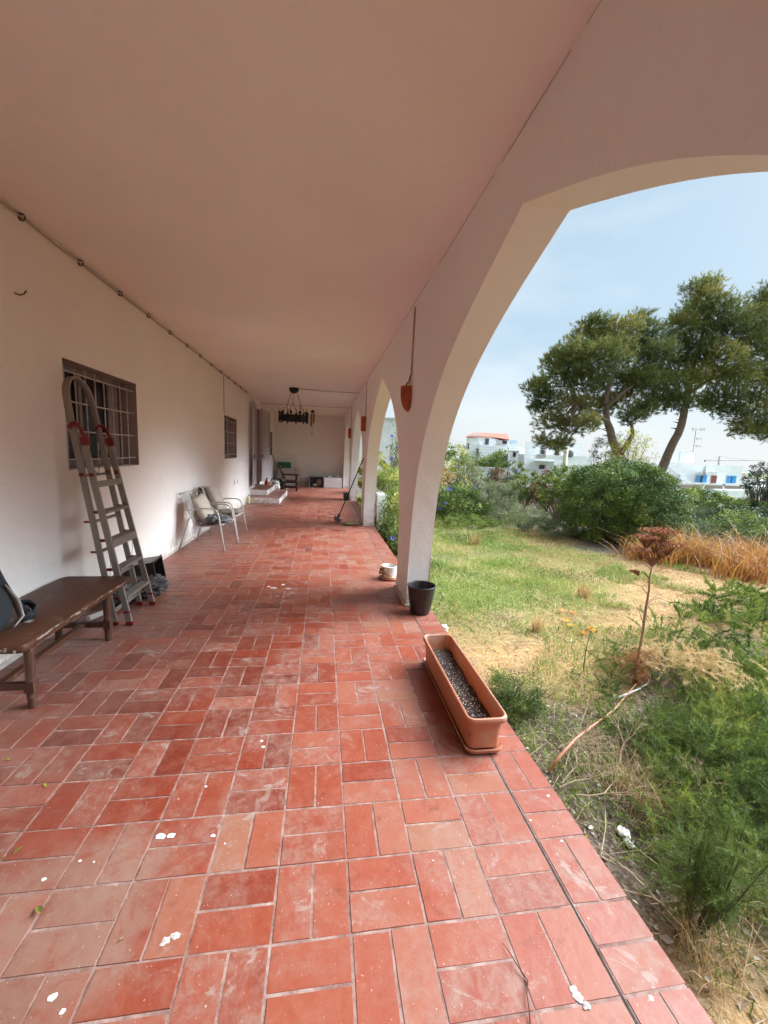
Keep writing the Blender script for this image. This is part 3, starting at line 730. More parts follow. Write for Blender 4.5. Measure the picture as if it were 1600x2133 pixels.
def backpack():
    t = thing('backpack', 'dark navy backpack with a pale grey panel leaning on the wall end of the bench', 'backpack', (-1.92, 2.640, 0.452))
    R = Matrix.Rotation(math.radians(-14), 3, 'Y') @ Matrix.Rotation(math.radians(8), 3, 'Z')
    m = MB(); m.blob((-2.0, 2.610, 0.70), (0.095, 0.19, 0.24), 3, 26, 18, 0.05, 1.6, R); m.build('body', M['packnavy'], t, smooth=True)
    m = MB(); m.blob((-1.90, 2.600, 0.60), (0.065, 0.15, 0.145), 5, 20, 12, 0.06, 1.6, R); m.build('front_pocket', M['packnavy'], t, smooth=True)
    m = MB(); m.tube([(-1.815, 2.640, 0.475), (-1.83, 2.725, 0.50), (-1.86, 2.740, 0.60), (-1.92, 2.740, 0.70)], [0.02, 0.03, 0.03, 0.015], 10, squash=0.35); m.build('grey_panel', M['packgrey'], t, smooth=True)
    m = MB(); m.tube([(-2.08, 2.740, 0.93), (-2.02, 2.790, 0.84), (-1.985, 2.810, 0.70), (-1.94, 2.830, 0.57), (-1.88, 2.850, 0.478)], 0.024, 8, squash=0.3); m.build('strap', M['packnavy'], t, smooth=True)
    m = MB(); m.tube([(-1.97, 2.780, 0.52), (-1.95, 2.860, 0.54), (-1.90, 2.905, 0.53), (-1.85, 2.890, 0.495), (-1.83, 2.820, 0.468), (-1.86, 2.760, 0.462)], 0.034, 10, squash=0.35); m.build('strap', M['packnavy'], t, smooth=True)
    m = MB(); z = 0.457
    for dx in (0, 0.020): m.tube([(-1.83+dx, 2.74, z), (-1.83+dx, 2.785, z), (-1.818+dx, 2.785, z), (-1.818+dx, 2.74, z)], 0.0016, 6)
    m.build('buckle', M['packgrey'], t)
backpack()

def ladder():
    t = thing('ladder', 'folded aluminium step ladder with looped handrail and dark red joints leaning on the first window', 'ladder', (-1.75, 4.0, 0))
    def fr(z): k = z/1.68; return -1.655-0.33*k            # front section x at height z
    def re(z): k = z/2.13; return -1.775-0.345*k           # rear section x
    def ys(z, s): k = z/2.13; return 3.985+s*(0.245-0.055*k)
    for s in (-1, 1):
        m = MB(); m.bar((fr(0.02), ys(0, s), 0.02), (fr(1.66), ys(1.66, s), 1.66), 0.022, 0.050, up=(1, 0, 0)); st = m.build('stile', M['alu'], t, bevel=0.003)
        m = MB(); m.box((fr(0.01), ys(0, s), 0.022), (0.058, 0.030, 0.034)); m.build('foot', M['redplastic'], st, bevel=0.004)
        m = MB(); m.box((fr(0.12), ys(0.12, s), 0.125), (0.056, 0.028, 0.018)); m.build('collar', M['redplastic'], st, bevel=0.003)
        m = MB(); m.bar((re(0.02), ys(0, s), 0.02), (re(1.62), ys(1.62, s), 1.62), 0.020, 0.048, up=(1, 0, 0)); st = m.build('rear_stile', M['alu'], t, bevel=0.003)
        m = MB(); m.box((re(0.01), ys(0, s), 0.022), (0.056, 0.028, 0.034)); m.build('foot', M['redplastic'], st, bevel=0.004)
        # hinge bracket: curved red lug from handrail over to the front stile
        m = MB(); pts = []
        for k in range(9):
            a = k/8; z = 1.695+0.055*math.sin(PI*min(1, a*1.25))-0.07*a*a; x = re(1.70)-0.01+(fr(1.6)-re(1.7)+0.035)*a; pts.append((x, ys(1.68, s)+s*0.006, z))
        m.tube(pts, [0.027, 0.03, 0.029, 0.028, 0.027, 0.027, 0.027, 0.027, 0.026], 8, squash=0.5)
        m.box((fr(1.60)+0.012, ys(1.6, s)+s*0.004, 1.60), (0.058, 0.032, 0.075), Matrix.Rotation(math.radians(-11), 3, 'Y'))
        m.build('hinge', M['redplastic'], t, smooth='auto', bevel=0.003)
        for x_ in (fr(1.31)+0.0, re(1.33)):
            m = MB(); m.tube([(x_, ys(1.32, s)-0.024, 1.32), (x_, ys(1.32, s)+0.024, 1.32)], 0.016, 14); m.build('rivet_cap', M['redplastic'], t)
    # handrail loop
    pts = []
    for k in range(25):
        a = PI*k/24
        pts.append((re(1.92+0.20*math.sin(a)), 3.985-math.cos(a)*0.185, 1.93+0.20*math.sin(a)))
    pts = [(re(1.6), ys(1.6, -1), 1.6), (re(1.75), ys(1.72, -1), 1.75)]+pts+[(re(1.75), ys(1.72, 1), 1.75), (re(1.6), ys(1.6, 1), 1.6)]
    m = MB(); P = [Vector(p) for p in pts]; rings = []
    for i, p in enumerate(P):
        d = (P[min(i+1, len(P)-1)]-P[max(i-1, 0)]).normalized(); x = Vector((1, 0, 0.17)); x = (x-d*x.dot(d)).normalized(); y = d.cross(x)
        w, h = 0.027, 0.011
        rings.append([m.vert(p+x*w*a+y*h*b) for a, b in ((-1, -.7), (-.8, -1), (.8, -1), (1, -.7), (1, .7), (.8, 1), (-.8, 1), (-1, .7))])
    for a, b in zip(rings[:-1], rings[1:]):
        for k in range(8): m.face((a[k], a[(k+1) % 8], b[(k+1) % 8], b[k]))
    m.build('handrail', M['alu'], t, smooth='auto')
    for z in (0.245, 0.50, 0.755, 1.0):
        m = MB(); x = fr(z); w = ys(z, 1)-ys(z, -1)-0.02
        m.box((x-0.006, 3.985, z), (0.075, w, 0.022)); 
        for k in range(5): m.box((x-0.04+0.017*k, 3.985, z+0.0145), (0.006, w, 0.004))
        st = m.build('tread', M['alu'], t, bevel=0.002)
        for s in (-1, 1):
            m = MB(); m.box((x-0.055, 3.985+s*(w/2+0.006), z+0.004), (0.04, 0.024, 0.024)); m.build('tread_clip', M['redplastic'], st, bevel=0.003)
    for z in (0.72, 1.24): 
        m = MB(); w = ys(z, 1)-ys(z, -1); m.box((fr(z)+0.012, 3.985, z), (0.03, w, 0.055), Matrix.Rotation(math.radians(-11), 3, 'Y')); m.build('platform_bar', M['alu'], t, bevel=0.003)
    for z in (0.12, 0.40, 0.66, 0.92):
        m = MB(); m.bar((re(z), ys(z, -1), z), (re(z), ys(z, 1), z), 0.02, 0.03, up=(1, 0, 0)); m.build('rear_rung', M['alu'], t, bevel=0.002)
        m = MB(); m.box((re(z)-0.045, ys(z, -1)-0.005, z+0.0), (0.045, 0.010, 0.018)); m.build('hook_lug', M['redplastic'], t, bevel=0.003)
    m = MB(); m.tube([(re(1.3), ys(1.3, -1), 1.31), (re(1.3), ys(1.3, 1), 1.31)], 0.011, 8)
    m.tube([(re(1.52), ys(1.5, -1)+0.02, 1.52), (re(1.33)+0.02, 3.98, 1.31), (re(1.52), ys(1.5, 1)-0.02, 1.52)], 0.004, 5); m.build('strut', M['alu'], t)
    m = MB(); pts = [(fr(0.72), ys(0.7, 1), 0.70)]
    for k in range(13): a = -1.2+k*0.30; pts.append((-1.93-0.0*k, 4.42+0.14*math.sin(a+0.6)+0.02, 0.56-0.13*math.cos(a+1.9)))
    pts = [(fr(0.72)-0.02, ys(0.7, 1), 0.70), (-1.88, 4.32, 0.68), (-1.93, 4.44, 0.64), (-1.96, 4.55, 0.56), (-1.97, 4.57, 0.49), (-1.96, 4.52, 0.43), (-1.94, 4.42, 0.42), (-1.92, 4.34, 0.44)]
    m.tube(pts, 0.0022, 5); m.build('loose_wire', M['wire'], t, smooth=True)
    m = MB(); m.tube([(re(0.9), ys(.9, -1)+0.05, 1.2), (re(0.5)+0.03, ys(.5, -1)+0.06, 0.55), (re(0.4), ys(.5, -1)+0.03, 0.2)], 0.002, 4); m.build('cord', M['wire'], t)
ladder()

def crate_and_bag():
    t = thing('crate', 'black plastic crate tipped on its side behind the ladder foot', 'crate', (-1.98, 4.95, 0))
    m = MB(); R = Matrix.Rotation(math.radians(-9), 3, 'Y') @ Matrix.Rotation(math.radians(6), 3, 'Z'); c = Vector((-2.0, 4.93, 0.135))
    for off, d in (((0, 0.17, 0), (0.30, 0.012, 0.25)), ((0, -0.17, 0), (0.30, 0.012, 0.25)), ((0, 0, 0.125), (0.30, 0.35, 0.012)), ((0, 0, -0.125), (0.30, 0.35, 0.012)), ((-0.145, 0, 0), (0.012, 0.35, 0.25))):
        m.box(c+R @ Vector(off), d, R)
    for off, d in (((0.15, 0.172, 0), (0.016, 0.022, 0.28)), ((0.15, -0.172, 0), (0.016, 0.022, 0.28)), ((0.15, 0, 0.13), (0.016, 0.36, 0.024)), ((0.15, 0, -0.125), (0.016, 0.36, 0.022))):
        m.box(c+R @ Vector(off), d, R)
    m.build('shell', M['blackplastic'], t, bevel=0.004)
    m = MB(); m.tube([c+R @ Vector((0.02, 0.181, -0.03)), c+R @ Vector((0.02, 0.19, 0.03)), c+R @ Vector((-0.06, 0.19, 0.03)), c+R @ Vector((-0.06, 0.181, -0.03))], 0.005, 6); m.build('handle', M['steelgrey'], t)
    m = MB(); R2 = Matrix.Rotation(0.3, 3, 'Z')
    m.blob((-1.86, 4.62, 0.06), (0.19, 0.31, 0.085), 12, 44, 24, 0.20, 4.6, R2)
    m.blob((-2.0, 4.28, 0.07), (0.13, 0.22, 0.085), 15, 34, 20, 0.20, 5.0)
    o = m.build('rubbish_bag', M['bagplastic']); tag(o, 'crumpled dark grey plastic rubbish bag lying under the ladder', 'bag')
    for v in o.data.vertices:
        if (o.matrix_basis @ v.co).z < 0.004: pass
    zmin = min(v.co.z for v in o.data.vertices); 
    for v in o.data.vertices: v.co.z = max(v.co.z-zmin-0.03, 0)+0.003
    o.location.z = 0
    t = thing('paint_roller', 'paint roller with a pale sleeve lying on the floor beneath the bench', 'roller', (-1.98, 3.95, 0))
    m = MB(); m.tube([(-2.04, 3.83, 0.03), (-1.97, 4.0, 0.03)], 0.026, 12); m.build('sleeve', M['white'], t, smooth='auto')
    m = MB(); m.tube([(-1.965, 4.01, 0.03), (-1.94, 4.05, 0.03), (-1.99, 4.08, 0.04), (-2.02, 4.2, 0.05)], 0.006, 6); m.build('handle', M['darkcable'], t)
crate_and_bag()

def pillow(m, c, R, w, h, th, seed=0, n=16):
    c = Vector(c); g = []
    for s in (1, -1):
        rows = []
        for i in range(n+1):
            row = []
            for j in range(n+1):
                u, v = 2*i/n-1, 2*j/n-1
                e = max(0, (1-u**4)*(1-v**4))**0.5
                px = u*w/2*(1-0.07*(1-abs(v))**1 if abs(u) > 0.9 else 1); pz = v*h/2
                k = 0.012*mnoise.noise(Vector((u*2.2+seed, v*2.2, s)))
                row.append(m.vert(c+R @ Vector((s*(th/2*e+k*e), px, pz))))
            rows.append(row)
        for i in range(n):
            for j in range(n):
                q = (rows[i][j], rows[i+1][j], rows[i+1][j+1], rows[i][j+1]); m.face(q if s > 0 else q[::-1])
def crumple(m, c, r, seed, n=40, k=22, amp=0.35, fr=3.4, rot=None):
    m.blob(c, r, seed, n, k, amp, fr, rot)

def chair(label, loc, rz, grp):
    t = thing('garden_chair', label, 'chair', loc, rz, grp)
    W = 0.265
    side = [(-0.34, 0.86), (-0.325, 0.84), (-0.27, 0.70), (-0.20, 0.54), (-0.14, 0.42), (-0.10, 0.375), (-0.04, 0.365), (0.10, 0.385), (0.24, 0.415), (0.275, 0.415)]
    m = MB()
    pts = [(x, -W, z) for x, z in side[::-1]]+[(-0.348, -W+0.03, 0.875), (-0.348, W-0.03, 0.875)]+[(x, W, z) for x, z in side]
    m.tube([(0.285, -W+0.03, 0.412)]+pts+[(0.285, W-0.03, 0.412)], 0.0115, 8)
    m.tube([(0.285, -W+0.03, 0.412), (0.285, W-0.03, 0.412)], 0.0115, 8)
    m.build('shell_frame', M['whitemetal'], t, False, smooth=True)
    rp = MB(); ln = []
    P = [Vector((x, 0, z)) for x, z in side]; tot = 0; segs = []
    for a, b in zip(P[:-1], P[1:]): segs.append((tot, tot+(b-a).length, a, b)); tot += (b-a).length
    s = 0.02
    while s < tot-0.02:
        for a0, a1, a, b in segs:
            if a0 <= s <= a1:
                p = a.lerp(b, (s-a0)/(a1-a0)); rp.tube([(p.x, -W, p.z), (p.x-0.004, 0, p.z-0.008), (p.x, W, p.z)], 0.0048, 5, caps=False); break
        s += 0.0165
    rp.tube([(x+0.008, 0, z-0.004) for x, z in side], 0.008, 6)
    rp.build('woven_shell', M['rope'], t, False, smooth=True)
    for sgn in (-1, 1):
        y = sgn*(W+0.028)
        m = MB()
        arm = [(-0.245, y, 0.62), (0.0, y, 0.655), (0.14, y, 0.655), (0.19, y, 0.64), (0.225, y, 0.60), (0.245, y, 0.54), (0.33, y+sgn*0.02, 0.0)]
        m.tube(arm, 0.0125, 8); m.tube([(0.262, y, 0.41), (0.262, sgn*W, 0.41)], 0.01, 6); m.tube([(-0.245, y, 0.62), (-0.235, sgn*W, 0.62)], 0.01, 6)
        m.build('arm_and_front_leg', M['whitemetal'], t, False, smooth=True)
        m = MB(); m.tube([(-0.13, sgn*W, 0.40), (-0.16, y, 0.52), (-0.20, y, 0.50), (-0.235, y, 0.44), (-0.36, y+sgn*0.02, 0.0)], 0.0125, 8); m.build('rear_leg', M['whitemetal'], t, False, smooth=True)
    return t
def chairs():
    a = chair('nearer white tube armchair with ribbed cream cushion and charcoal blanket', (-1.765, 6.83, 0), math.radians(-7), 'white woven garden chairs')
    b = chair('farther white tube armchair with taupe seat pad and draped grey shawl', (-1.75, 7.68, 0), math.radians(-4), 'white woven garden chairs')
    R = Matrix.Rotation(math.radians(-6), 3, 'Z') @ Matrix.Rotation(math.radians(-24), 3, 'Y') @ Matrix.Rotation(math.radians(8), 3, 'X')
    m = MB(); pillow(m, (-1.86, 6.80, 0.63), R, 0.44, 0.42, 0.13, 2)
    o = m.build('cushion', M['cream'], smooth=True); tag(o, 'square cream ribbed knit cushion standing in the nearer white armchair', 'cushion')
    tx = o.modifiers.new('weld', 'WELD'); tx.merge_threshold = 0.002
    m = MB(); crumple(m, (-1.66, 6.72, 0.46), (0.21, 0.20, 0.075), 4, 60, 34, 0.3, 3.6)
    tag(m.build('blanket', M['darkfab'], smooth=True), 'crumpled charcoal blanket on the seat of the nearer white armchair', 'blanket')
    R = Matrix.Rotation(math.radians(-2), 3, 'Z') @ Matrix.Rotation(math.radians(-26), 3, 'Y') @ Matrix.Rotation(math.radians(-10), 3, 'X')
    m = MB(); pillow(m, (-1.87, 7.66, 0.68), R, 0.45, 0.46, 0.15, 5)
    o = m.build('cushion', M['cream'], smooth=True); tag(o, 'plain beige cushion against the back of the farther white armchair', 'cushion'); o.modifiers.new('weld', 'WELD').merge_threshold = 0.002
    R = Matrix.Rotation(math.radians(88), 3, 'Y')
    m = MB(); pillow(m, (-1.64, 7.68, 0.455), R, 0.46, 0.40, 0.075, 8)
    o = m.build('seat_pad', M['taupe'], smooth=True); tag(o, 'flat taupe seat pad on the farther white armchair', 'seat pad'); o.modifiers.new('weld', 'WELD').merge_threshold = 0.002
    m = MB(); Z = [(-1.96, 0.66), (-1.995, 0.76), (-2.03, 0.86), (-2.06, 0.905), (-2.10, 0.905), (-2.12, 0.84), (-2.13, 0.72)]
    rows = []
    for i, (x, z) in enumerate(Z):
        rows.append([m.vert((x+0.014*math.sin(j*1.3+i*0.5), 7.36+0.030*j+0.01*math.sin(i), z+0.012*math.sin(j*0.9)+(0.02 if 3 < j < 7 else 0))) for j in range(12)])
    for i in range(len(Z)-1):
        for j in range(11): m.face((rows[i][j], rows[i][j+1], rows[i+1][j+1], rows[i+1][j]))
    o = m.build('shawl', M['greyfab'], smooth=True); tag(o, 'light grey shawl draped over the back of the farther white armchair', 'shawl')
    s = o.modifiers.new('s', 'SOLIDIFY'); s.thickness = 0.012; o.modifiers.new('ss', 'SUBSURF').render_levels = 2
chairs()

def planter():
    t = thing('planter_box', 'long orange terracotta window box of bare dark soil at the terrace edge', 'planter', (0.91, 2.42, 0))
    def rr(x0, x1, y0, y1, r, n=5):
        P = []
        for cx_, cy_, a0 in ((x1-r, y1-r, 0), (x0+r, y1-r, PI/2), (x0+r, y0+r, PI), (x1-r, y0+r, 3*PI/2)):
            for k in range(n+1): a = a0+PI/2*k/n; P.append((cx_+math.cos(a)*r, cy_+math.sin(a)*r))
        return P
    def loft(m, L_, cap0=False, cap1=False):
        R = [[m.vert((x, y, z)) for x, y in rr(*b, r)] for b, r, z in L_]; n = len(R[0])
        for a, b in zip(R[:-1], R[1:]):
            for k in range(n): m.face((a[k], a[(k+1) % n], b[(k+1) % n], b[k]))
        if cap0: m.face(R[0][::-1])
        if cap1: m.face(R[-1])
    def B(e, f=None): f = e if f is None else f; return (0.795-e, 1.03+e, 1.905-f, 2.955+f)
    m = MB()
    loft(m, [(B(-.040, -.055), .03, 0.024), (B(-.036, -.050), .035, 0.05), (B(-.020, -.028), .04, 0.13), (B(-.013, -.018), .04, 0.178), (B(-.012, -.016), .04, 0.184), (B(-.004, -.006), .04, 0.188),
             (B(0.0), .045, 0.196), (B(0.001), .045, 0.212), (B(-.003), .045, 0.221), (B(-.010), .045, 0.224), (B(-.016), .04, 0.219), (B(-.018), .04, 0.205), (B(-.024, -.03), .035, 0.10), (B(-.026, -.034), .03, 0.03)], True, True)
    m.build('box', M['terracotta'], t, smooth='auto')
    m = MB(); loft(m, [(B(-.033, -.035), .03, 0.003), (B(-.016, -.012), .045, 0.012), (B(-.008, -.004), .05, 0.032), (B(-.010, -.006), .05, 0.037), (B(-.016, -.012), .045, 0.034), (B(-.036, -.04), .03, 0.014)], True, True)
    m.build('tray', M['terracotta'], t, smooth='auto')
    m = MB(); nx, ny = 14, 56; g = []
    for i in range(nx+1):
        g.append([m.vert((0.822+0.181*i/nx, 1.942+0.976*j/ny, 0.108+0.016*mnoise.noise(Vector((i*0.3, j*0.2, 0)))+0.007*mnoise.noise(Vector((i*1.1, j*1.1, 3)))+0.018*math.exp(-((j-50)/6)**2))) for j in range(ny+1)])
    for i in range(nx):
        for j in range(ny): m.face((g[i][j], g[i+1][j], g[i+1][j+1], g[i][j+1]))
    m.build('soil', M['soil'], t, smooth=True)
    # perlite, dry bits on the soil
    rnd = random.Random(5); m = MB()
    for k in range(420):
        x, y = rnd.uniform(0.835, 0.99), rnd.uniform(1.96, 2.90); r = rnd.uniform(0.0012, 0.0032)
        m.blob((x, y, 0.117+rnd.uniform(-.004, .006)), (r, r, r*0.7), k, 5, 4, 0.2, 1)
    tag(m.build('perlite_grains', M['white'], t), kind='stuff')
    m = MB()
    for k in range(70):
        x, y = rnd.uniform(0.83, 0.99), rnd.choice([rnd.uniform(1.96, 2.9), rnd.gauss(2.86, 0.03), rnd.gauss(2.3, 0.05)]); a = rnd.uniform(0, 6.28); l = rnd.uniform(0.006, 0.016)
        y = min(2.9, y)
        dx, dy = math.cos(a)*l, math.sin(a)*l; z = 0.124+rnd.uniform(0, .008)
        m.poly([(x-dx, y-dy, z), (x+dy*0.4, y-dx*0.4, z+0.004), (x+dx, y+dy, z), (x-dy*0.4, y+dx*0.4, z+0.001)])
    tag(m.build('dry_litter', M['rug'], t), kind='stuff')
    m = MB(); m.blob((0.838, 2.735, 0.128), (0.012, 0.045, 0.010), 4, 12, 8, 0.2, 3, Matrix.Rotation(0.25, 3, 'Z')); tag(m.build('seed_packet', M['whiteceramic'], smooth=True), 'small pale crumpled scrap on the soil inside the window box', 'scrap')
planter()

def pots():
    t = thing('flower_pot', 'dark brown basket textured plastic pot at the foot of the first pillar', 'pot', (1.025, 3.94, 0))
    m = MB(); n = 54; rows = 30; R = []
    for i in range(rows+1):
        k = i/rows; z = 0.005+0.285*k; r = 0.094+0.047*k**0.75
        row = []
        for j in range(n):
            a = 2*PI*j/n; tw = 0 if (k < 0.04 or k > 0.88) else 0.0022*math.cos(9*a+k*26)*math.cos(-9*a+k*26)
            row.append(m.vert((1.025+(r+tw)*math.cos(a), 3.94+(r+tw)*math.sin(a), z)))
        R.append(row)
    for q in ((0.146, 0.290), (0.147, 0.297), (0.141, 0.300), (0.137, 0.292), (0.128, 0.20), (0.10, 0.12)):
        R.append([m.vert((1.025+q[0]*math.cos(2*PI*j/n), 3.94+q[0]*math.sin(2*PI*j/n), q[1])) for j in range(n)])
    for a, b in zip(R[:-1], R[1:]):
        for j in range(n): m.face((a[j], a[(j+1) % n], b[(j+1) % n], b[j]))
    m.face(R[0][::-1]); m.build('pot', M['blackplastic'], t, smooth=True)
    m = MB(); m.lathe([(0.0, 0.185), (0.06, 0.19), (0.124, 0.182)], (1.025, 3.94, 0), 18); m.build('soil', M['soil'], t, smooth=True)
    m = MB(); m.blob((1.02, 3.98, 0.20), (0.022, 0.014, 0.008), 3, 8, 6); m.build('pale_stone', M['white'], t)
    t = thing('flower_pot', 'white relief pot of dried plant on a terracotta tray behind the first pillar', 'pot', (0.885, 5.10, 0))
    m = MB(); n = 40; R = []; c = (0.885, 5.10)
    for i in range(15):
        k = i/14; r = 0.088+0.014*k
        R.append([m.vert((c[0]+(r+0.0035*abs(math.sin(5*a+2.2*math.sin(k*7))))*math.cos(a), c[1]+(r+0.0035*abs(math.sin(5*a+2.2*math.sin(k*7))))*math.sin(a), 0.03+0.145*k)) for a in [2*PI*j/n for j in range(n)]])
    for q in ((0.097, 0.178), (0.092, 0.17), (0.088, 0.12)): R.append([m.vert((c[0]+q[0]*math.cos(2*PI*j/n), c[1]+q[0]*math.sin(2*PI*j/n), q[1])) for j in range(n)])
    for a, b in zip(R[:-1], R[1:]):
        for j in range(n): m.face((a[j], a[(j+1) % n], b[(j+1) % n], b[j]))
    m.face(R[0][::-1]); m.face(R[-1]); m.build('pot', M['whiteceramic'], t, smooth='auto')
    m = MB(); m.lathe([(0.0, 0.003), (0.11, 0.004), (0.128, 0.012), (0.132, 0.028), (0.126, 0.028), (0.118, 0.016), (0.0, 0.014)], (*c, 0), 28); m.build('tray', M['terracotta'], t, smooth='auto')
    rnd = random.Random(8); m = MB()
    for k in range(70):
        a = rnd.gauss(3.5, 0.45); r = rnd.uniform(0.09, 0.135); z = rnd.uniform(0.04, 0.165); p = Vector((c[0]+math.cos(a)*r, c[1]+math.sin(a)*r, z)); q = 0.012+rnd.random()*0.01
        d = Vector((rnd.gauss(0, 1), rnd.gauss(0, 1), rnd.gauss(0, 1))).normalized()*q; e = d.orthogonal().normalized()*q*0.6
        m.poly([p-d, p+e, p+d, p-e])
    m.build('dried_leaves', M['bambu'], t)
    t = thing('flower_pot', 'small green ridged square pot beside the third pillar', 'pot', (0.80, 13.95, 0))
    m = MB(); m.box((0.80, 13.95, 0.125), (0.19, 0.19, 0.25), taper=0.82)
    for k in range(-3, 4): m.box((0.80+0.024*k, 13.95-0.092, 0.125), (0.008, 0.012, 0.23))
    m.build('pot', simple('ridged_green_plastic', (0.06, 0.13, 0.095), 0.6), t, bevel=0.004)
    m = MB(); m.box((0.80, 13.95, 0.247), (0.17, 0.17, 0.006)); m.build('soil', M['soil'], t)
pots()

def brooms():
    t = thing('broom', 'black long handled broom leaning against the second pillar', 'broom', (0.36, 9.45, 0))
    a, b = Vector((0.375, 9.45, 0.10)), Vector((0.905, 9.33, 1.49))
    m = MB(); m.tube([a, b], 0.013, 8); h = m.build('handle', M['blackplastic'], t, smooth='auto')
    m = MB(); m.bar(a+(b-a)*-0.03, a+(b-a)*0.06, 0.045, 0.05); m.build('socket', M['blackplastic'], t, bevel=0.006)
    m = MB(); R = Matrix.Rotation(math.radians(20), 3, 'Y') @ Matrix.Rotation(0.5, 3, 'Z'); m.box((0.365, 9.45, 0.055), (0.06, 0.26, 0.10), R, taper=0.7); m.build('bristles', M['darkfab'], t, bevel=0.01)
    m = MB(); crumple(m, (0.635, 9.02, 0.035), (0.215, 0.085, 0.04), 9, 36, 18, 0.16, 3, Matrix.Rotation(-0.03, 3, 'Z'))
    tag(m.build('floor_rag', M['rug'], smooth=True), 'rolled olive brown rag mat lying at the foot of the second pillar', 'mat')
    t = thing('mop', 'thin dark mop handle leaning in the far corner beside the stacked boards', 'mop', (-1.6, 17.2, 0))
    m = MB(); m.tube([(-1.52, 17.1, 0.03), (-2.18, 17.9, 1.55)], 0.014, 6); m.build('handle', M['blackplastic'], t)
    m = MB(); m.blob((-1.53, 17.1, 0.05), (0.10, 0.12, 0.05), 3, 14, 8, 0.3, 3); m.build('mop_head', M['greyfab'], t, smooth=True)
brooms()

def far_end():
    # armchair
    t = thing('wooden_armchair', 'dark wooden armchair with brown seat standing near the far end wall', 'chair', (-1.27, 16.6, 0), 0)
    c = Vector((-1.27, 16.6, 0))
    def q(m, a, b, w, h): m.bar(c+Vector(a), c+Vector(b), w, h, up=(0, 1, 0))
    for s in (-0.27, 0.27):
        m = MB(); q(m, (-0.22, s, 0), (-0.22, s, 0.42), 0.05, 0.05); q(m, (-0.22, s, 0.42), (-0.42, s, 1.0), 0.045, 0.05); m.build('back_post', M['chairwood'], t)
        m = MB(); q(m, (0.26, s, 0), (0.24, s, 0.63), 0.05, 0.05); m.build('front_leg', M['chairwood'], t)
        m = MB(); m.box(c+Vector((0.03, s, 0.645)), (0.62, 0.07, 0.03)); m.build('armrest', M['chairwood'], t, bevel=0.006)
        m = MB(); m.box(c+Vector((0.02, s, 0.16)), (0.46, 0.03, 0.05)); m.box(c+Vector((0.02, s, 0.36)), (0.46, 0.03, 0.06)); m.build('side_rail', M['chairwood'], t)
    m = MB(); m.box(c+Vector((0.02, 0, 0.41)), (0.5, 0.5, 0.07)); m.build('seat', simple('brown_seat_vinyl', (0.09, 0.045, 0.035), 0.5), t, bevel=0.02)
    for z in (0.62, 0.78, 0.94):
        x = -0.22-0.20*(z-0.42)/0.58; m = MB(); m.box(c+Vector((x, 0, z)), (0.025, 0.5, 0.07)); m.build('back_slat', M['chairwood'], t)
    # boards
    m = MB(); R = Matrix.Rotation(math.radians(-7), 3, 'X'); m.box((-1.72, 18.98, 0.56), (0.60, 0.035, 1.0), R); tag(m.build('board', M['green'], bevel=0.004), 'green painted board standing tallest in the far left corner', 'board')
    m = MB(); m.box((-1.60, 18.76, 0.40), (0.80, 0.04, 0.80), R); b = thing('folding_board', 'cream white panel with dark rim leaning in front of the green board', 'panel', (-1.6, 18.76, 0))
    m.build('panel', M['cream'], b, bevel=0.01); 
    m = MB()
    for x in (-2.005, -1.195): m.box((x, 18.755, 0.40), (0.014, 0.05, 0.81), R)
    m.build('rim', M['steelgrey'], b)
    # white box and grey cabinet
    t = thing('white_chest', 'open white laminate box filled with crumpled sheets by the end wall', 'box', (0.46, 18.72, 0))
    m = MB(); 
    for cc, d in (((0.46, 18.50, 0.235), (0.80, 0.02, 0.45)), ((0.46, 18.94, 0.235), (0.80, 0.02, 0.45)), ((0.07, 18.72, 0.235), (0.02, 0.42, 0.45)), ((0.85, 18.72, 0.235), (0.02, 0.42, 0.45)), ((0.46, 18.72, 0.02), (0.76, 0.42, 0.02))): m.box(cc, d)
    m.build('chest', M['white'], t)
    m = MB()
    for k, (x, y, z, r) in enumerate(((0.30, 18.72, 0.46, 0.15), (0.62, 18.70, 0.48, 0.16), (0.45, 18.8, 0.47, 0.15))): m.blob((x, y, z), (r, r*0.9, 0.07), k+2, 20, 12, 0.3, 3)
    m.build('crumpled_sheets', M['greyfab'], t, smooth=True)
    t = thing('grey_cabinet', 'grey metal cabinet lying on its side with its open front facing the terrace', 'cabinet', (-0.30, 18.85, 0))
    m = MB()
    for cc, d in (((-0.30, 18.85, 0.455), (0.64, 0.5, 0.015)), ((-0.30, 18.85, 0.012), (0.64, 0.5, 0.02)), ((-0.615, 18.85, 0.234), (0.016, 0.5, 0.424)), ((0.012, 18.85, 0.234), (0.016, 0.5, 0.424)), ((-0.30, 19.09, 0.234), (0.614, 0.016, 0.424)), ((-0.585, 18.595, 0.234), (0.08, 0.012, 0.45))): m.box(cc, d)
    m.build('case', M['steelgrey'], t)
    m = MB(); m.blob((-0.13, 18.80, 0.22), (0.15, 0.14, 0.15), 3, 16, 12, 0.1, 2); m.blob((-0.33, 18.72, 0.09), (0.14, 0.1, 0.07), 5, 16, 10, 0.2, 3); tag(m.build('bundle', M['cream'], smooth=True), 'pale bundled cloths stuffed inside the grey metal cabinet', 'cloth bundle')
    m = MB(); m.blob((-0.16, 18.72, 0.11), (0.14, 0.09, 0.08), 7, 16, 10, 0.3, 3); m.build('dark_cloth', M['taupe'], t, smooth=True)
    # clutter by the step
    R = random.Random(4)
    t = thing('shopping_bag', 'black and white patterned shopping bag heaped beside the entrance steps', 'bag', (-1.75, 15.9, 0))
    m = MB(); m.blob((-1.78, 15.75, 0.24), (0.20, 0.22, 0.25), 3, 26, 18, 0.16, 2.6)
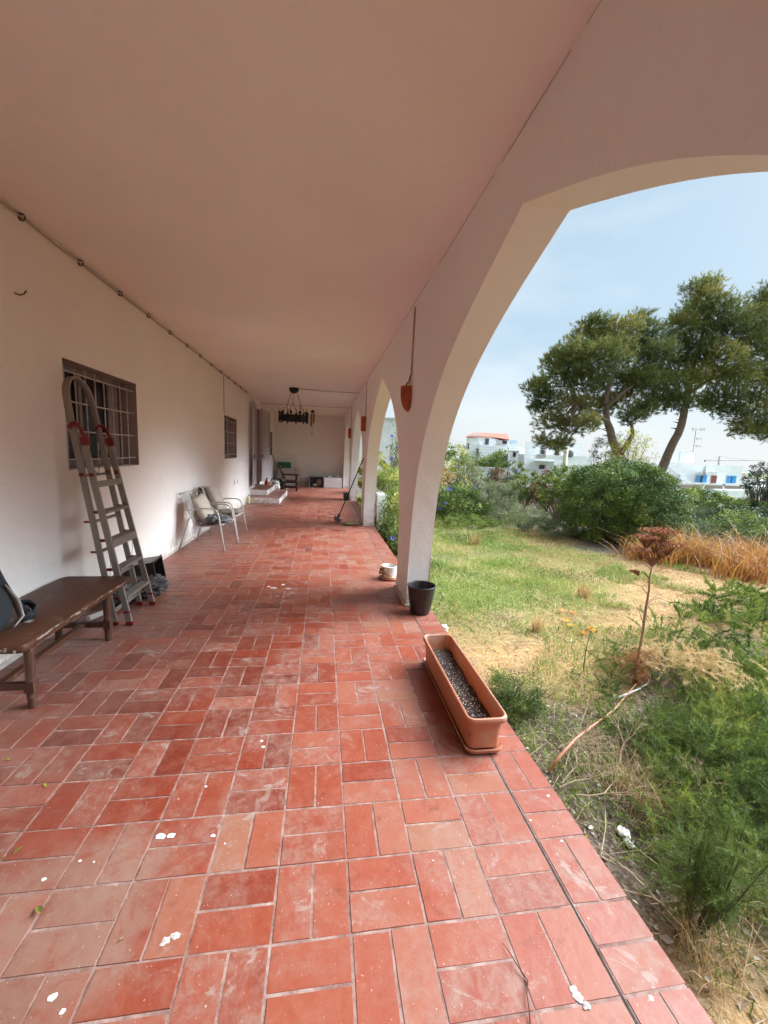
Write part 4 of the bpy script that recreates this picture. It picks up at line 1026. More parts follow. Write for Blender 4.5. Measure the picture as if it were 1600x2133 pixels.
    n_ = NT('patterned_bag_print'); v = n_.noise(9, 2, 0.5, n_.coord('Object')); n_.set(n_.ramp(v, [(0.44, (0.03, 0.035, 0.035)), (0.5, (0.6, 0.57, 0.5)), (0.62, (0.62, 0.60, 0.56))]), 0.6); m.build('bag_body', n_.m, t, smooth=True)
    m = MB(); m.tube([(-1.9, 15.7, 0.44), (-1.86, 15.66, 0.56), (-1.72, 15.66, 0.56), (-1.68, 15.7, 0.44)], 0.01, 6); m.build('handle', M['blackplastic'], t)
    m = MB(); m.blob((-1.66, 16.15, 0.42), (0.25, 0.25, 0.10), 7, 20, 12, 0.2, 2.5); m.box((-1.66, 16.15, 0.19), (0.42, 0.4, 0.36)); tag(m.build('dark_box', M['blackplastic'], smooth='auto'), 'black bin behind the patterned bag with cloth on top', 'bin')
    t = thing('spray_bottle', 'orange red bottle with white nozzle standing on the upper entrance step', 'bottle', (-1.95, 14.9, 0.36))
    m = MB(); m.lathe([(0.0, 0.362), (0.07, 0.364), (0.075, 0.40), (0.065, 0.47), (0.03, 0.52), (0.025, 0.55)], (-1.93, 14.80, 0), 14); m.build('tank', M['orangered'], t, smooth=True)
    m = MB(); m.box((-1.92, 14.80, 0.575), (0.07, 0.03, 0.05)); m.tube([(-1.93, 14.80, 0.59), (-1.95, 14.80, 0.74)], 0.008, 6); m.build('nozzle', M['whitemetal'], t, bevel=0.003)
    t = thing('lemonade_bottle', 'clear plastic bottle with yellow label at the corner of the lower step', 'bottle', (-2.12, 12.35, 0))
    m = MB(); m.lathe([(0.0, 0.003), (0.042, 0.006), (0.045, 0.03), (0.045, 0.17), (0.035, 0.20), (0.015, 0.235), (0.014, 0.25)], (-2.12, 12.33, 0), 16); m.build('bottle', M['glassclear'], t, smooth=True)
    m = MB(); m.lathe([(0.0458, 0.08), (0.0458, 0.155)], (-2.12, 12.33, 0), 16); m.build('label', M['yellow'], t, smooth=True)
    m = MB(); m.lathe([(0.0165, 0.24), (0.0165, 0.262), (0, 0.262)], (-2.12, 12.33, 0), 10); m.build('cap', M['blackplastic'], t)
    # swept litter in front of the steps and bits of wire
    m = MB()
    for k in range(120):
        x, y = R.uniform(-1.62, -1.12), 11.95+R.gauss(0, 0.05); s_ = R.uniform(0.008, 0.025); a = R.uniform(0, 6.3); z = R.uniform(0.004, 0.02)
        m.poly([(x-math.cos(a)*s_, y-math.sin(a)*s_, z), (x+math.sin(a)*s_*.5, y-math.cos(a)*s_*.5, z+.008), (x+math.cos(a)*s_, y+math.sin(a)*s_, z), (x-math.sin(a)*s_*.5, y+math.cos(a)*s_*.5, z+.004)])
    tag(m.build('swept_litter', M['rug']), 'line of brown swept litter on the floor before the entrance steps', 'leaf litter', kind='stuff')
    m = MB(); P = []
    for k in range(26): P.append((0.22+0.30*k/25, 8.35+0.07*math.sin(k*1.9), 0.006+0.008*abs(math.sin(k*2.3))))
    m.tube(P, 0.004, 5); tag(m.build('wire_scrap', M['blackplastic']), 'scribble of thin black wire lying on the tiles near the second pillar', 'wire')
far_end()

leafm = leaf_mat('fallen_leaf', [(0, (0.10, 0.13, 0.03)), (0.5, (0.30, 0.26, 0.04)), (1, (0.20, 0.12, 0.05))], 0.15)
def litter_on_floor():
    R = random.Random(9)
    for px, py, t_, s in ((18, 1584, .6, .012), (95, 1638, .4, .014), (38, 1775, .2, .016), (82, 1900, .3, .024), (5, 1792, .9, .012), (340, 1255, 1, .03), (322, 1381, 1, .02), (352, 1380, 1, .02), (22, 1396, 1, .018), (255, 1958, 1.0, .008)):
        x, y = gz(px, py); a = R.uniform(0, 6.3); m = MB(); n = 6; L_ = []; Rr = []
        d = Vector((math.cos(a), math.sin(a), 0)); e = Vector((-d.y, d.x, 0))
        for k in range(n+1):
            u = k/n; w = math.sin(PI*u)**0.8*s*0.42; z = 0.004+0.010*u*(s/0.02)*math.sin(u*2)
            c = Vector((x, y, z))+d*(u-0.5)*2*s; L_.append(m.vert(c+e*w+Vector((0, 0, w*0.5)))); Rr.append(m.vert(c-e*w+Vector((0, 0, w*0.4))))
        C_ = [m.vert(Vector((x, y, 0.003+0.010*(k/n)*(s/0.02)*math.sin(k/n*2)))+d*(k/n-0.5)*2*s) for k in range(n+1)]
        for k in range(n): m.face((L_[k], C_[k], C_[k+1], L_[k+1]), t_); m.face((C_[k], Rr[k], Rr[k+1], C_[k+1]), t_)
        where = 'by the house wall' if px < 60 else 'in the nearer left part of the floor' if py > 1500 else 'on the tiles beyond the bench'
        tag(m.build('fallen_leaf', leafm, smooth=True), 'small dry curled leaf lying on the terrace tiles', 'leaf', group='leaves fallen on the tiles')
    P = [Vector((*gz(px, py), 0)) for px, py in ((1046, 1966), (1062, 1990), (1075, 2015), (1099, 2045), (1097, 2075), (1101, 2105), (1104, 2133), (1112, 2200))]
    m = MB(); m.tube([p+Vector((0, 0, 0.005+0.004*(k % 3))) for k, p in enumerate(P)], [0.0008, 0.0012, 0.0016, 0.0022, 0.0018, 0.0018, 0.002, 0.002], 5)
    m.tube([P[3]+Vector((0, 0, .006)), P[3]+Vector((-.006, .012, .010))], 0.0012, 4)
    tag(m.build('twig', M['chairwood']), 'thin dark bent twig lying on the nearest tiles', 'twig')
litter_on_floor()

# ------------------------------------------------------------------ garden ground
GZ = -0.30
def gp(px, py, z=GZ):
    v = _r*((px-800)/F_PX) - _u*((py-1066.5)/F_PX) + _f; t = (z-EYE)/v.z; return (v.x*t, v.y*t)
GREEN = [(*gp(930, 1130), 1.6), (*gp(1010, 1130), 1.7), (*gp(1060, 1190), 1.5), (*gp(960, 1200), 1.3), (*gp(1000, 1250), 1.0), (*gp(1110, 1240), 0.9), (*gp(930, 1280), 0.7), (*gp(1120, 1160), 1.3), (2.0, 11.5, 2.2), (2.0, 15, 3), (3.2, 13, 3), (*gp(1150, 1200), .9)]
STRAW = [(*gp(1300, 1200), 1.3), (*gp(1210, 1175), 1.0), (*gp(1480, 1210), 1.0), (*gp(1130, 1300), .5), (*gp(970, 1300), .5), (*gp(1260, 1210), 1.3), (*gp(1400, 1250), 1.2), (*gp(1230, 1290), 0.8), (*gp(1000, 1340), 0.45), (*gp(1080, 1350), 0.6), (*gp(1180, 1360), 0.55), (*gp(1060, 1400), 0.4), (*gp(1100, 1120), 0.9), (*gp(1170, 1400), 0.45), (*gp(1330, 1280), .8), (1.6, 0.6, 0.5)]
def zone(L_, x, y):
    x = np.asarray(x, float); y = np.asarray(y, float); w = np.zeros_like(x)
    for a, b, r in L_: w = np.maximum(w, np.clip(1.5-((x-a)**2+(y-b)**2)**0.5/r, 0, 1))
    return w
def vnoise(x, y, s, seed=0):
    """cheap smooth value noise on arrays"""
    rs = np.random.RandomState(seed); g = rs.rand(64, 64)
    X = np.asarray(x)*s; Y = np.asarray(y)*s; xi = np.floor(X).astype(int); yi = np.floor(Y).astype(int)
    fx = X-xi; fy = Y-yi; fx = fx*fx*(3-2*fx); fy = fy*fy*(3-2*fy); q = lambda i, j: g[i % 64, j % 64]
    return (q(xi, yi)*(1-fx)*(1-fy)+q(xi+1, yi)*fx*(1-fy)+q(xi, yi+1)*(1-fx)*fy+q(xi+1, yi+1)*fx*fy)
def gh(x, y):
    x = np.asarray(x, float); y = np.asarray(y, float)
    h = GZ+0.05*(vnoise(x, y, 0.7, 1)-0.5)+0.025*(vnoise(x, y, 3, 2)-0.5)
    d = np.hypot(x, y); h = h-np.clip((d-24)/40, 0, 1)*3.4-np.clip((d-120)/800, 0, 1)*6
    return h
def build_ground():
    ring = lambda a, b, n: np.linspace(a, b, n)
    xs = np.concatenate([-np.geomspace(2800, 30, 10), ring(-20, 1.0, 6), np.arange(1.16, 9, 0.07), np.arange(9, 16, 0.2), ring(16.5, 40, 20), np.geomspace(48, 2800, 14)])
    ys = np.concatenate([-np.geomspace(2800, 8, 8), ring(-3, -0.2, 5), np.arange(0, 13, 0.07), np.arange(13, 22, 0.25), ring(22.5, 60, 22), np.geomspace(70, 2800, 14)])
    X, Y = np.meshgrid(xs, ys, indexing='ij'); Z = gh(X, Y)
    near = (X < 10) & (Y < 14); Z = Z+np.where(near, 0.014*(vnoise(X, Y, 11, 5)-0.5)+0.010*(vnoise(X, Y, 23, 6)-0.5), 0)
    n, m = X.shape; V = np.stack([X, Y, Z], -1).reshape(-1, 3)
    me = bpy.data.meshes.new('ground'); me.vertices.add(n*m); me.vertices.foreach_set('co', V.ravel().astype(np.float32))
    I = np.arange(n*m).reshape(n, m); Fq = np.stack([I[:-1, :-1], I[1:, :-1], I[1:, 1:], I[:-1, 1:]], -1).reshape(-1, 4)
    me.loops.add(Fq.size); me.loops.foreach_set('vertex_index', Fq.ravel().astype(np.int32)); me.polygons.add(len(Fq))
    me.polygons.foreach_set('loop_start', (np.arange(len(Fq))*4).astype(np.int32)); me.polygons.foreach_set('loop_total', np.full(len(Fq), 4, np.int32)); me.update(calc_edges=True)
    for nm, L_ in (('green', GREEN), ('straw', STRAW)):
        a = me.attributes.new(nm, 'FLOAT', 'POINT'); a.data.foreach_set('value', zone(L_, X.ravel(), Y.ravel()).astype(np.float32))
    me.polygons.foreach_set('use_smooth', [True]*len(me.polygons))
    q = NT('garden_earth'); co = q.coord('Position')
    soil = q.ramp(q.noise(5, 8, 0.75, co), [(0.3, (0.055, 0.036, 0.025)), (0.55, (0.125, 0.086, 0.060)), (0.72, (0.25, 0.18, 0.13))])
    chips = q.n('ShaderNodeTexVoronoi'); chips.inputs['Scale'].default_value = 55; q.l(co, chips.inputs['Vector'])
    chipc = q.ramp(chips.outputs['Color'], [(0.0, (0.06, 0.038, 0.026)), (0.5, (0.15, 0.108, 0.075)), (0.85, (0.32, 0.25, 0.19)), (1.0, (0.48, 0.42, 0.35))])
    soil = q.mix(0.6, soil, chipc)
    st = q.coord('Position', (1, 1, 1)); straw = q.ramp(q.noise(28, 6, 0.8, st, 1.5), [(0.3, (0.26, 0.145, 0.060)), (0.5, (0.54, 0.33, 0.145)), (0.7, (0.70, 0.47, 0.23))])
    grn = q.ramp(q.noise(14, 6, 0.75, co), [(0.3, (0.07, 0.08, 0.022)), (0.5, (0.15, 0.18, 0.045)), (0.72, (0.33, 0.30, 0.12))])
    c = q.mix(q.math('MULTIPLY', q.attr('straw'), q.mask(q.noise(3, 6, 0.7, co), 0.25, 0.5)), soil, straw)
    c = q.mix(q.math('MULTIPLY', q.attr('green'), q.mask(q.noise(2.5, 6, 0.7, co), 0.22, 0.48)), c, grn)
    # far off everything is pale scrub
    d = q.n('ShaderNodeVectorMath', operation='LENGTH'); q.l(co, d.inputs[0]); far = q.mask(d.outputs['Value'], 16, 30)
    scrub = q.ramp(q.noise(0.05, 8, 0.7, co), [(0.3, (0.10, 0.13, 0.06)), (0.6, (0.26, 0.25, 0.15))]); c = q.mix(far, c, scrub)
    q.bump(q.math('ADD', q.noise(45, 6, 0.75, co), q.math('MULTIPLY', chips.outputs['Distance'], 0.6)), 0.9, 0.02)
    q.set(c, 0.95, 0, 0.15); me.materials.append(q.m)
    o = bpy.data.objects.new('ground', me); COL.objects.link(o); tag(o, kind='structure')
build_ground()

# ------------------------------------------------------------------ foliage kits
def rvec(n, up=0.0):
    v = RNG.normal(size=(n, 3)); v[:, 2] = v[:, 2]+up; return v/np.linalg.norm(v, axis=1)[:, None]
def leaves(mb, P, size, tint, up=0.5, asp=0.5, var=0.35):
    """rhombic leaves: points P (n,3)"""
    n = len(P); nr = rvec(n, up); a = np.cross(nr, rvec(n)); a /= np.linalg.norm(a, axis=1)[:, None]+1e-9; b = np.cross(nr, a)
    s = np.broadcast_to(size, (n,))*(1+var*RNG.normal(size=n)).clip(0.4, 1.8); s = s[:, None]
    fold = nr*s*0.18
    V = np.stack([P-a*s, P-b*s*asp+fold, P+a*s, P+b*s*asp+fold], 1).reshape(-1, 3)
    mb.add(V, 4, np.clip(tint, 0, 1)); return mb
def clumps(C, R, n_per, fl=1.0):
    k = len(C); n = (np.asarray(n_per)*np.ones(k)).astype(int); idx = np.repeat(np.arange(k), n)
    d = rvec(len(idx)); r = RNG.random(len(idx))**0.45
    P = C[idx]+d*(R[idx]*r)[:, None]*np.array([1, 1, fl]); return P, idx
def shell_pts(c, rad, k, low=-0.5, inner=0.25):
    """cluster centres on a bumpy ellipsoid, some inside"""
    c = np.array(c); rad = np.array(rad); d = rvec(int(k*1.8)); d = d[d[:, 2] > low][:k]
    bump = 1+0.22*(vnoise(d[:, 0]*3+5, d[:, 1]*3+d[:, 2]*2+9, 1.3, int(abs(c[0]*10)) % 97)-0.5)*2
    rr = np.where(RNG.random(len(d)) < inner, RNG.random(len(d))*0.75, 0.90+0.14*RNG.random(len(d)))*bump
    return c+d*rad*rr[:, None]
def blades(mb, P, h, w, lean, tint, curve=0.5, seg=2):
    """bent tapering blades; P base points"""
    n = len(P); az = RNG.random(n)*2*PI; dirn = np.stack([np.cos(az), np.sin(az), np.zeros(n)], 1); side = np.stack([-np.sin(az), np.cos(az), np.zeros(n)], 1)
    rot = RNG.random(n)*2*PI; side = side*np.cos(rot)[:, None]+dirn*np.sin(rot)[:, None]
    h = np.broadcast_to(h, (n,))*(0.6+0.8*RNG.random(n)); ln = np.broadcast_to(lean, (n,))*(0.4+1.2*RNG.random(n)); w = np.broadcast_to(w, (n,))
    pts = []; up = np.array([0, 0, 1.0])
    for k in range(seg+1):
        t = k/seg; z = h*t*(1-curve*0.35*t*t); x = h*ln*(t**(1+curve)); pts.append(P+dirn*x[:, None]+up*z[:, None])
    for k in range(seg):
        w0 = (w*(1-k/seg)*0.5)[:, None]; w1 = (w*(1-(k+1)/seg)*0.5)[:, None]
        if k < seg-1: mb.add(np.stack([pts[k]-side*w0, pts[k]+side*w0, pts[k+1]+side*w1, pts[k+1]-side*w1], 1).reshape(-1, 3), 4, tint)
        else: mb.add(np.stack([pts[k]-side*w0, pts[k]+side*w0, pts[k+1]], 1).reshape(-1, 3), 3, tint)
    return mb
def twig_tree(mb, base, tips, r0, wob=0.1, seed=1, t=0.5, n=5):
    for k, e in enumerate(tips):
        b = Vector(base); e = Vector(e); L_ = (e-b).length; P = []
        for i in range(n+1):
            u = i/n; q = b.lerp(e, u)+Vector((mnoise.noise(Vector((u*3, k, seed))), mnoise.noise(Vector((u*3, k+9, seed))), mnoise.noise(Vector((u*3, k+19, seed)))))*wob*L_*math.sin(PI*min(1, u*0.9+.05)); P.append(q)
        mb.tube(P, [max(0.002, r0*(1-0.85*i/n)) for i in range(n+1)], 5, t, caps=False)

LM = {
 'bush': leaf_mat('glossy_bush_leaf', [(0, (0.040, 0.073, 0.016)), (0.45, (0.100, 0.159, 0.028)), (0.8, (0.236, 0.302, 0.058)), (1, (0.436, 0.454, 0.089))], 0.22, 0.42),
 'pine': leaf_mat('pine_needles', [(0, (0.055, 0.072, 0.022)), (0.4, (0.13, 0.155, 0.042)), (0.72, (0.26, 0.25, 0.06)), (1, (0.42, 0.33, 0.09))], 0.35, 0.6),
 'vine': leaf_mat('vine_leaf', [(0, (0.043, 0.071, 0.017)), (0.5, (0.145, 0.206, 0.043)), (0.8, (0.348, 0.386, 0.087)), (1, (0.608, 0.541, 0.174))], 0.35),
 'grey': leaf_mat('grey_green_leaf', [(0, (0.068, 0.084, 0.038)), (0.5, (0.193, 0.232, 0.108)), (1, (0.442, 0.438, 0.239))], 0.25),
 'red': leaf_mat('russet_leaf', [(0, (0.07, 0.035, 0.02)), (0.5, (0.19, 0.075, 0.035)), (1, (0.32, 0.15, 0.07))], 0.25),
 'grass': leaf_mat('grass_blade', [(0, (0.079, 0.116, 0.019)), (0.4, (0.200, 0.284, 0.047)), (0.7, (0.347, 0.410, 0.085)), (0.85, (0.493, 0.430, 0.170)), (1, (0.630, 0.504, 0.246))], 0.3, 0.6),
 'straw': leaf_mat('dry_straw', [(0, (0.22, 0.115, 0.045)), (0.5, (0.52, 0.33, 0.14)), (1, (0.74, 0.56, 0.30))], 0.25, 0.6),
 'fennel': leaf_mat('fennel_frond', [(0, (0.051, 0.070, 0.019)), (0.4, (0.109, 0.157, 0.030)), (0.72, (0.218, 0.281, 0.047)), (0.88, (0.346, 0.346, 0.076)), (1, (0.538, 0.389, 0.145))], 0.35, 0.6),
 'reed': leaf_mat('orange_dry_reed', [(0, (0.18, 0.07, 0.025)), (0.4, (0.46, 0.20, 0.055)), (0.75, (0.62, 0.34, 0.10)), (1, (0.55, 0.46, 0.07))], 0.3, 0.5),
 'rust': leaf_mat('rusty_seed', [(0, (0.11, 0.038, 0.02)), (0.5, (0.28, 0.10, 0.045)), (1, (0.46, 0.22, 0.09))], 0.2, 0.8),
 'yel': leaf_mat('yellow_shoot', [(0, (0.10, 0.12, 0.02)), (0.5, (0.34, 0.33, 0.03)), (1, (0.62, 0.55, 0.05))], 0.3),
 'blue': leaf_mat('blue_petal', [(0, (0.10, 0.09, 0.42)), (1, (0.22, 0.20, 0.66))], 0.35, 0.6),
 'orange': leaf_mat('orange_petal', [(0, (0.62, 0.10, 0.02)), (0.5, (0.85, 0.24, 0.02)), (1, (0.90, 0.45, 0.03))], 0.3, 0.5),
 'dark': leaf_mat('dark_evergreen_leaf', [(0, (0.014, 0.026, 0.011)), (0.6, (0.042, 0.070, 0.026)), (1, (0.090, 0.120, 0.043))], 0.15),
}
BARK = simple('grey_brown_pine_bark', (0.17, 0.115, 0.085), 0.9, var=0.4, scale=14, bump=1.0, bscale=22)
REDBARK = simple('reddish_torn_wood', (0.20, 0.085, 0.055), 0.85, var=0.3, scale=14, bump=0.6)
STEM = simple('dry_plant_stem', (0.30, 0.16, 0.09), 0.8, var=0.35, scale=20, bump=0.4)
TWIG = simple('pale_dry_twig', (0.42, 0.30, 0.19), 0.85, var=0.3, scale=30)
GSTEM = simple('green_stem', (0.045, 0.075, 0.025), 0.6, var=0.3)

# ------------------------------------------------------------------ low ground cover
def ground_cover():
    def scatter(n, x0, x1, y0, y1, L_, thr=0.15, s=2.2, seed=3):
        x = RNG.uniform(x0, x1, n); y = RNG.uniform(y0, y1, n); w = zone(L_, x, y)*(0.35+1.3*vnoise(x, y, s, seed))
        k = RNG.random(n)*0.9 < w-thr; x, y = x[k], y[k]; return np.stack([x, y, gh(x, y)-0.01], 1)
    P = scatter(200000, 1.2, 10, 3.0, 18, GREEN, 0.28); d = np.hypot(P[:, 0], P[:, 1])
    m = MB(); pn = vnoise(P[:, 0], P[:, 1], 1.6, 8)
    t = np.clip(0.55+0.9*(pn-0.5)+RNG.normal(0, 0.16, len(P)), 0, 1)
    blades(m, P, 0.055+0.045*vnoise(P[:, 0], P[:, 1], 0.9, 4), 0.006+0.0011*d, 0.7, t)
    o = m.build('lawn_grass', LM['grass']); tag(o, 'thin patchy green grass between the terrace and the shrubs', 'grass', kind='stuff')
    m = MB(); P = scatter(210000, 1.2, 10, 2.0, 14, STRAW, 0.05, 2.6, 9); d = np.hypot(P[:, 0], P[:, 1])
    t = np.clip(0.55+0.5*(vnoise(P[:, 0], P[:, 1], 1.3, 12)-0.5)+RNG.normal(0, 0.2, len(P)), 0, 1)
    blades(m, P, 0.045, 0.005+0.0009*d, 2.4, t, 0.9)
    P2 = scatter(60000, 1.2, 10, 3.0, 14, GREEN, 0.45, 1.4, 21)
    blades(m, P2, 0.05, 0.006+0.0009*np.hypot(P2[:, 0], P2[:, 1]), 1.8, np.clip(RNG.normal(0.6, 0.2, len(P2)), 0, 1), 0.9)
    tag(m.build('dry_grass', LM['straw']), 'flattened straw coloured dry grass covering the middle of the garden', 'dry grass', kind='stuff')
    # chips, pebbles, dead leaves and sticks beside the terrace
    m = MB(); n = 26000; x = RNG.uniform(1.18, 9, n)**1.0; y = RNG.uniform(0.2, 9.5, n)
    keep = RNG.random(n) < np.clip(1.2-0.12*np.hypot(x, y), 0.15, 1)*np.clip(1.05-zone(GREEN, x, y)*0.8-zone(STRAW, x, y)*0.5, 0.1, 1); x, y = x[keep], y[keep]
    P = np.stack([x, y, gh(x, y)+0.006+0.008*RNG.random(len(x))], 1)
    leaves(m, P, 0.008+0.009*RNG.random(len(x)), np.clip(RNG.normal(0.5, 0.28, len(x)), 0, 1), 2.2, 0.5)
    chip = leaf_mat('bark_chips_and_dead_leaves', [(0, (0.07, 0.045, 0.035)), (0.35, (0.22, 0.15, 0.10)), (0.7, (0.42, 0.35, 0.28)), (0.9, (0.62, 0.58, 0.52)), (1, (0.55, 0.44, 0.05))], 0.05, 0.85)
    tag(m.build('ground_litter', chip), 'chips, pebbles and dead leaves strewn over bare soil beside the terrace', 'ground litter', kind='stuff')
    m = MB(); R = random.Random(14)
    for k in range(420):
        x, y = R.uniform(1.2, 3.4), R.uniform(0.4, 4.6); a = R.uniform(0, 6.3); l = R.uniform(0.05, 0.24); z = float(gh(x, y))+0.012
        p = Vector((x, y, z)); d = Vector((math.cos(a), math.sin(a), R.uniform(-.05, .12)))*l
        m.tube([p-d, p+Vector((0, 0, R.uniform(0, .02)))+d.orthogonal()*0.06, p+d], [0.0022, 0.0026, 0.001], 4, caps=False)
    tag(m.build('dry_sticks', TWIG), 'thin dry sticks scattered over the soil beside the terrace', 'sticks', kind='stuff')
    # weedy sprouts
    m = MB(); n = 60000; x = RNG.uniform(1.18, 7.0, n); y = RNG.uniform(0.1, 7.5, n); w = vnoise(x, y, 1.8, 31)*0.9+vnoise(x, y, 5, 32)*0.4
    k = (w > 0.72) & (zone(GREEN, x, y) < 0.6); x, y = x[k], y[k]; P = np.stack([x, y, gh(x, y)], 1)
    blades(m, P, 0.06+0.05*RNG.random(len(x)), 0.004+0.0008*np.hypot(x, y), 0.9, np.clip(RNG.normal(0.45, 0.25, len(x)), 0, 1))
    P[:, 2] += 0.02+0.03*RNG.random(len(x)); leaves(m, P[::2], 0.009, np.clip(RNG.normal(0.3, 0.15, len(P[::2])), 0, 1), 1.0, 0.5)
    tag(m.build('low_weeds', LM['grass']), 'low green weeds sprouting in tufts through the soil', 'weeds', kind='stuff')
ground_cover()

# ------------------------------------------------------------------ shrubs
def shrub(name, label, cat, c, rad, mat, k, n_per, leaf, cr=0.16, tint=(0.45, 0.2), group=None, low=-0.55, asp=0.5, up=0.6, stems=7, flowers=0, inner=0.25):
    base = float(gh(c[0], c[1])); t = thing(name, label, cat, (c[0], c[1], base), group=group)
    C = shell_pts(c, rad, k, low, inner); R = cr*(0.6+0.8*RNG.random(len(C)))*min(1.0, max(rad))
    C[:, 2] = np.maximum(C[:, 2], base+0.05)
    P, idx = clumps(C, R, n_per, 0.8); ct = tint[0]+tint[1]*RNG.normal(size=len(C))
    hgt = (P[:, 2]-c[2])/rad[2]
    m = MB(); leaves(m, P, leaf, np.clip(ct[idx]+0.12*RNG.normal(size=len(P)), 0, 1), up, asp); m.build('foliage', mat, t)
    if stems:
        m = MB(); tips = C[RNG.choice(len(C), min(stems*4, len(C)), replace=False)]
        twig_tree(m, (c[0], c[1], base-0.05), tips, 0.012+0.015*rad[2], 0.12, 3); m.build('stems', BARK, t)
    if flowers:
        fm = None
        for j in range(flowers):
            q = C[RNG.integers(len(C))]+rvec(1)[0]*np.array([.1, .1, .08]); q = q+(np.array([0, 0, EYE])-q)/np.linalg.norm(np.array([0, 0, EYE])-q)*0.16
            if fm is None:
                b = MB(); ring = []; b.lathe([(0.004, -0.03), (0.010, -0.01), (0.030, 0.008), (0.046, 0.012)], (0, 0, 0), 10); o = b.build('flower', LM['blue'], t, world=False, smooth=True); fm = o
            else:
                o = fm.copy(); COL.objects.link(o); o.parent = t
            o.location = Vector(q)-t.location
            vd = Vector((0, 0, EYE))-Vector(q); vd = (vd.normalized()+Vector(rvec(1)[0])*0.5+Vector((0, 0, .4))).normalized(); o.rotation_euler = vd.to_track_quat('Z', 'Y').to_euler(); s = 0.8+0.6*random.random(); o.scale = (s, s, s)
    return t

def garden():
    # the big round bush
    c0 = at(1287, 1050, 9.4)
    shrub('bush', 'large rounded glossy green bush in the middle of the garden below the pines', 'bush', (c0.x, 9.4, 0.62), (1.30, 1.30, 1.13), LM['bush'], 800, 150, 0.022, 0.19, (0.38, 0.17), low=-0.95, stems=8, inner=0.30)
    def S(name, label, cat, px, y, py_top, wpx, mat, k, n, leaf, **kw):
        """shrub whose top and width are read off the photograph at depth y"""
        top = at(px, py_top, y); base = float(gh(top.x, y)); depth = (top-Vector((0, 0, EYE))).dot(_f); rx = wpx/2*depth/F_PX; rz = max(0.15, (top.z-base)*0.54)
        return shrub(name, label, cat, (top.x, y, base+rz*0.92), (rx, kw.pop('ry', rx), rz), mat, k, n, leaf, **kw)
    S('vine_thicket', 'sprawling vine with blue trumpet flowers at the left edge of the lawn', 'vine', 955, 12.0, 1015, 125, LM['vine'], 150, 60, 0.035, tint=(0.42, 0.2), flowers=18, cr=0.22)
    S('vine_thicket', 'tall pale climber heap against the left end of the garden wall', 'vine', 945, 15.5, 935, 95, LM['vine'], 150, 60, 0.038, tint=(0.68, 0.2), flowers=3, cr=0.25)
    S('dead_bush', 'bare grey twiggy bush in front of the garden wall', 'bush', 975, 14.0, 955, 70, LM['grey'], 90, 26, 0.028, tint=(0.6, 0.2), stems=22)
    S('golden_shrub', 'yellow orange withered shrub beside the first pillar', 'bush', 925, 13.5, 975, 50, LM['straw'], 60, 30, 0.03, tint=(0.55, 0.25))
    S('grey_shrub', 'grey green feathery shrub at the middle of the garden wall', 'bush', 1035, 12.2, 1000, 110, LM['grey'], 150, 60, 0.024, tint=(0.5, 0.2), asp=0.3, stems=12)
    S('blue_flower_climber', 'dark climber with blue flowers on top of the garden wall', 'vine', 1060, 16.0, 968, 90, LM['vine'], 110, 50, 0.035, tint=(0.35, 0.2), flowers=12)
    S('russet_shrub', 'russet brown withered shrub on the left before the garden wall', 'bush', 1040, 15.0, 985, 45, LM['red'], 50, 40, 0.03, tint=(0.5, 0.2))
    S('green_shrub', 'leafy mid green shrub before the right half of the garden wall', 'bush', 1095, 14.2, 990, 75, LM['vine'], 110, 55, 0.034, tint=(0.48, 0.18), flowers=4)
    S('russet_shrub', 'russet brown shrub touching the left side of the big round bush', 'bush', 1140, 12.8, 985, 60, LM['red'], 70, 50, 0.028, tint=(0.45, 0.2))
    S('green_shrub', 'upright leafy shrub between the russet shrub and the round bush', 'bush', 1170, 12.2, 975, 80, LM['bush'], 110, 60, 0.03, tint=(0.7, 0.15))
    S('grass_bank', 'pale wild grass and weeds banked up below the garden shrubs', 'tall grass', 1075, 11.2, 1055, 120, LM['grey'], 110, 60, 0.026, tint=(0.7, 0.25), asp=0.2, stems=0)
    S('weed_bank', 'green weedy mound at the left foot of the round bush', 'weeds', 1140, 9.8, 1085, 110, LM['grey'], 110, 70, 0.02, tint=(0.35, 0.2), asp=0.3, stems=0)
    S('weed_bank', 'straggling weeds along the far left edge of the lawn', 'weeds', 960, 11.0, 1085, 130, LM['vine'], 90, 60, 0.024, tint=(0.5, 0.2), asp=0.35, stems=0)
    # right hand hedge
    S('hedge_shrub', 'dense green shrub right behind the round bush under the blue shuttered house', 'bush', 1440, 13.5, 1022, 150, LM['bush'], 170, 70, 0.035, tint=(0.55, 0.18))
    S('hedge_shrub', 'grey green shrub with drooping branches right of the round bush', 'bush', 1462, 11.4, 1060, 120, LM['grey'], 150, 60, 0.03, tint=(0.28, 0.15), asp=0.3, stems=20)
    S('hedge_shrub', 'broad olive green shrub under the white terrace wall', 'bush', 1545, 12.5, 1042, 170, LM['bush'], 190, 70, 0.035, tint=(0.62, 0.2))
    S('hedge_shrub', 'dark green shrub mass at the right edge of the garden', 'bush', 1620, 9.6, 1065, 190, LM['dark'], 200, 80, 0.03, tint=(0.7, 0.2))
    S('dark_conifer', 'dark ragged conifer at the right edge before the white houses', 'tree', 1605, 12.0, 955, 70, LM['dark'], 90, 60, 0.04, tint=(0.4, 0.2), asp=0.2, stems=14)
    S('hedge_shrub', 'low olive weeds right behind the orange reeds on their left part', 'bush', 1440, 8.9, 1085, 120, LM['grey'], 120, 70, 0.022, tint=(0.35, 0.2), asp=0.3, stems=4)
    S('hedge_shrub', 'dull green thicket right behind the orange reeds on their right part', 'bush', 1560, 8.6, 1075, 170, LM['bush'], 170, 70, 0.024, tint=(0.5, 0.22), asp=0.35, stems=6)
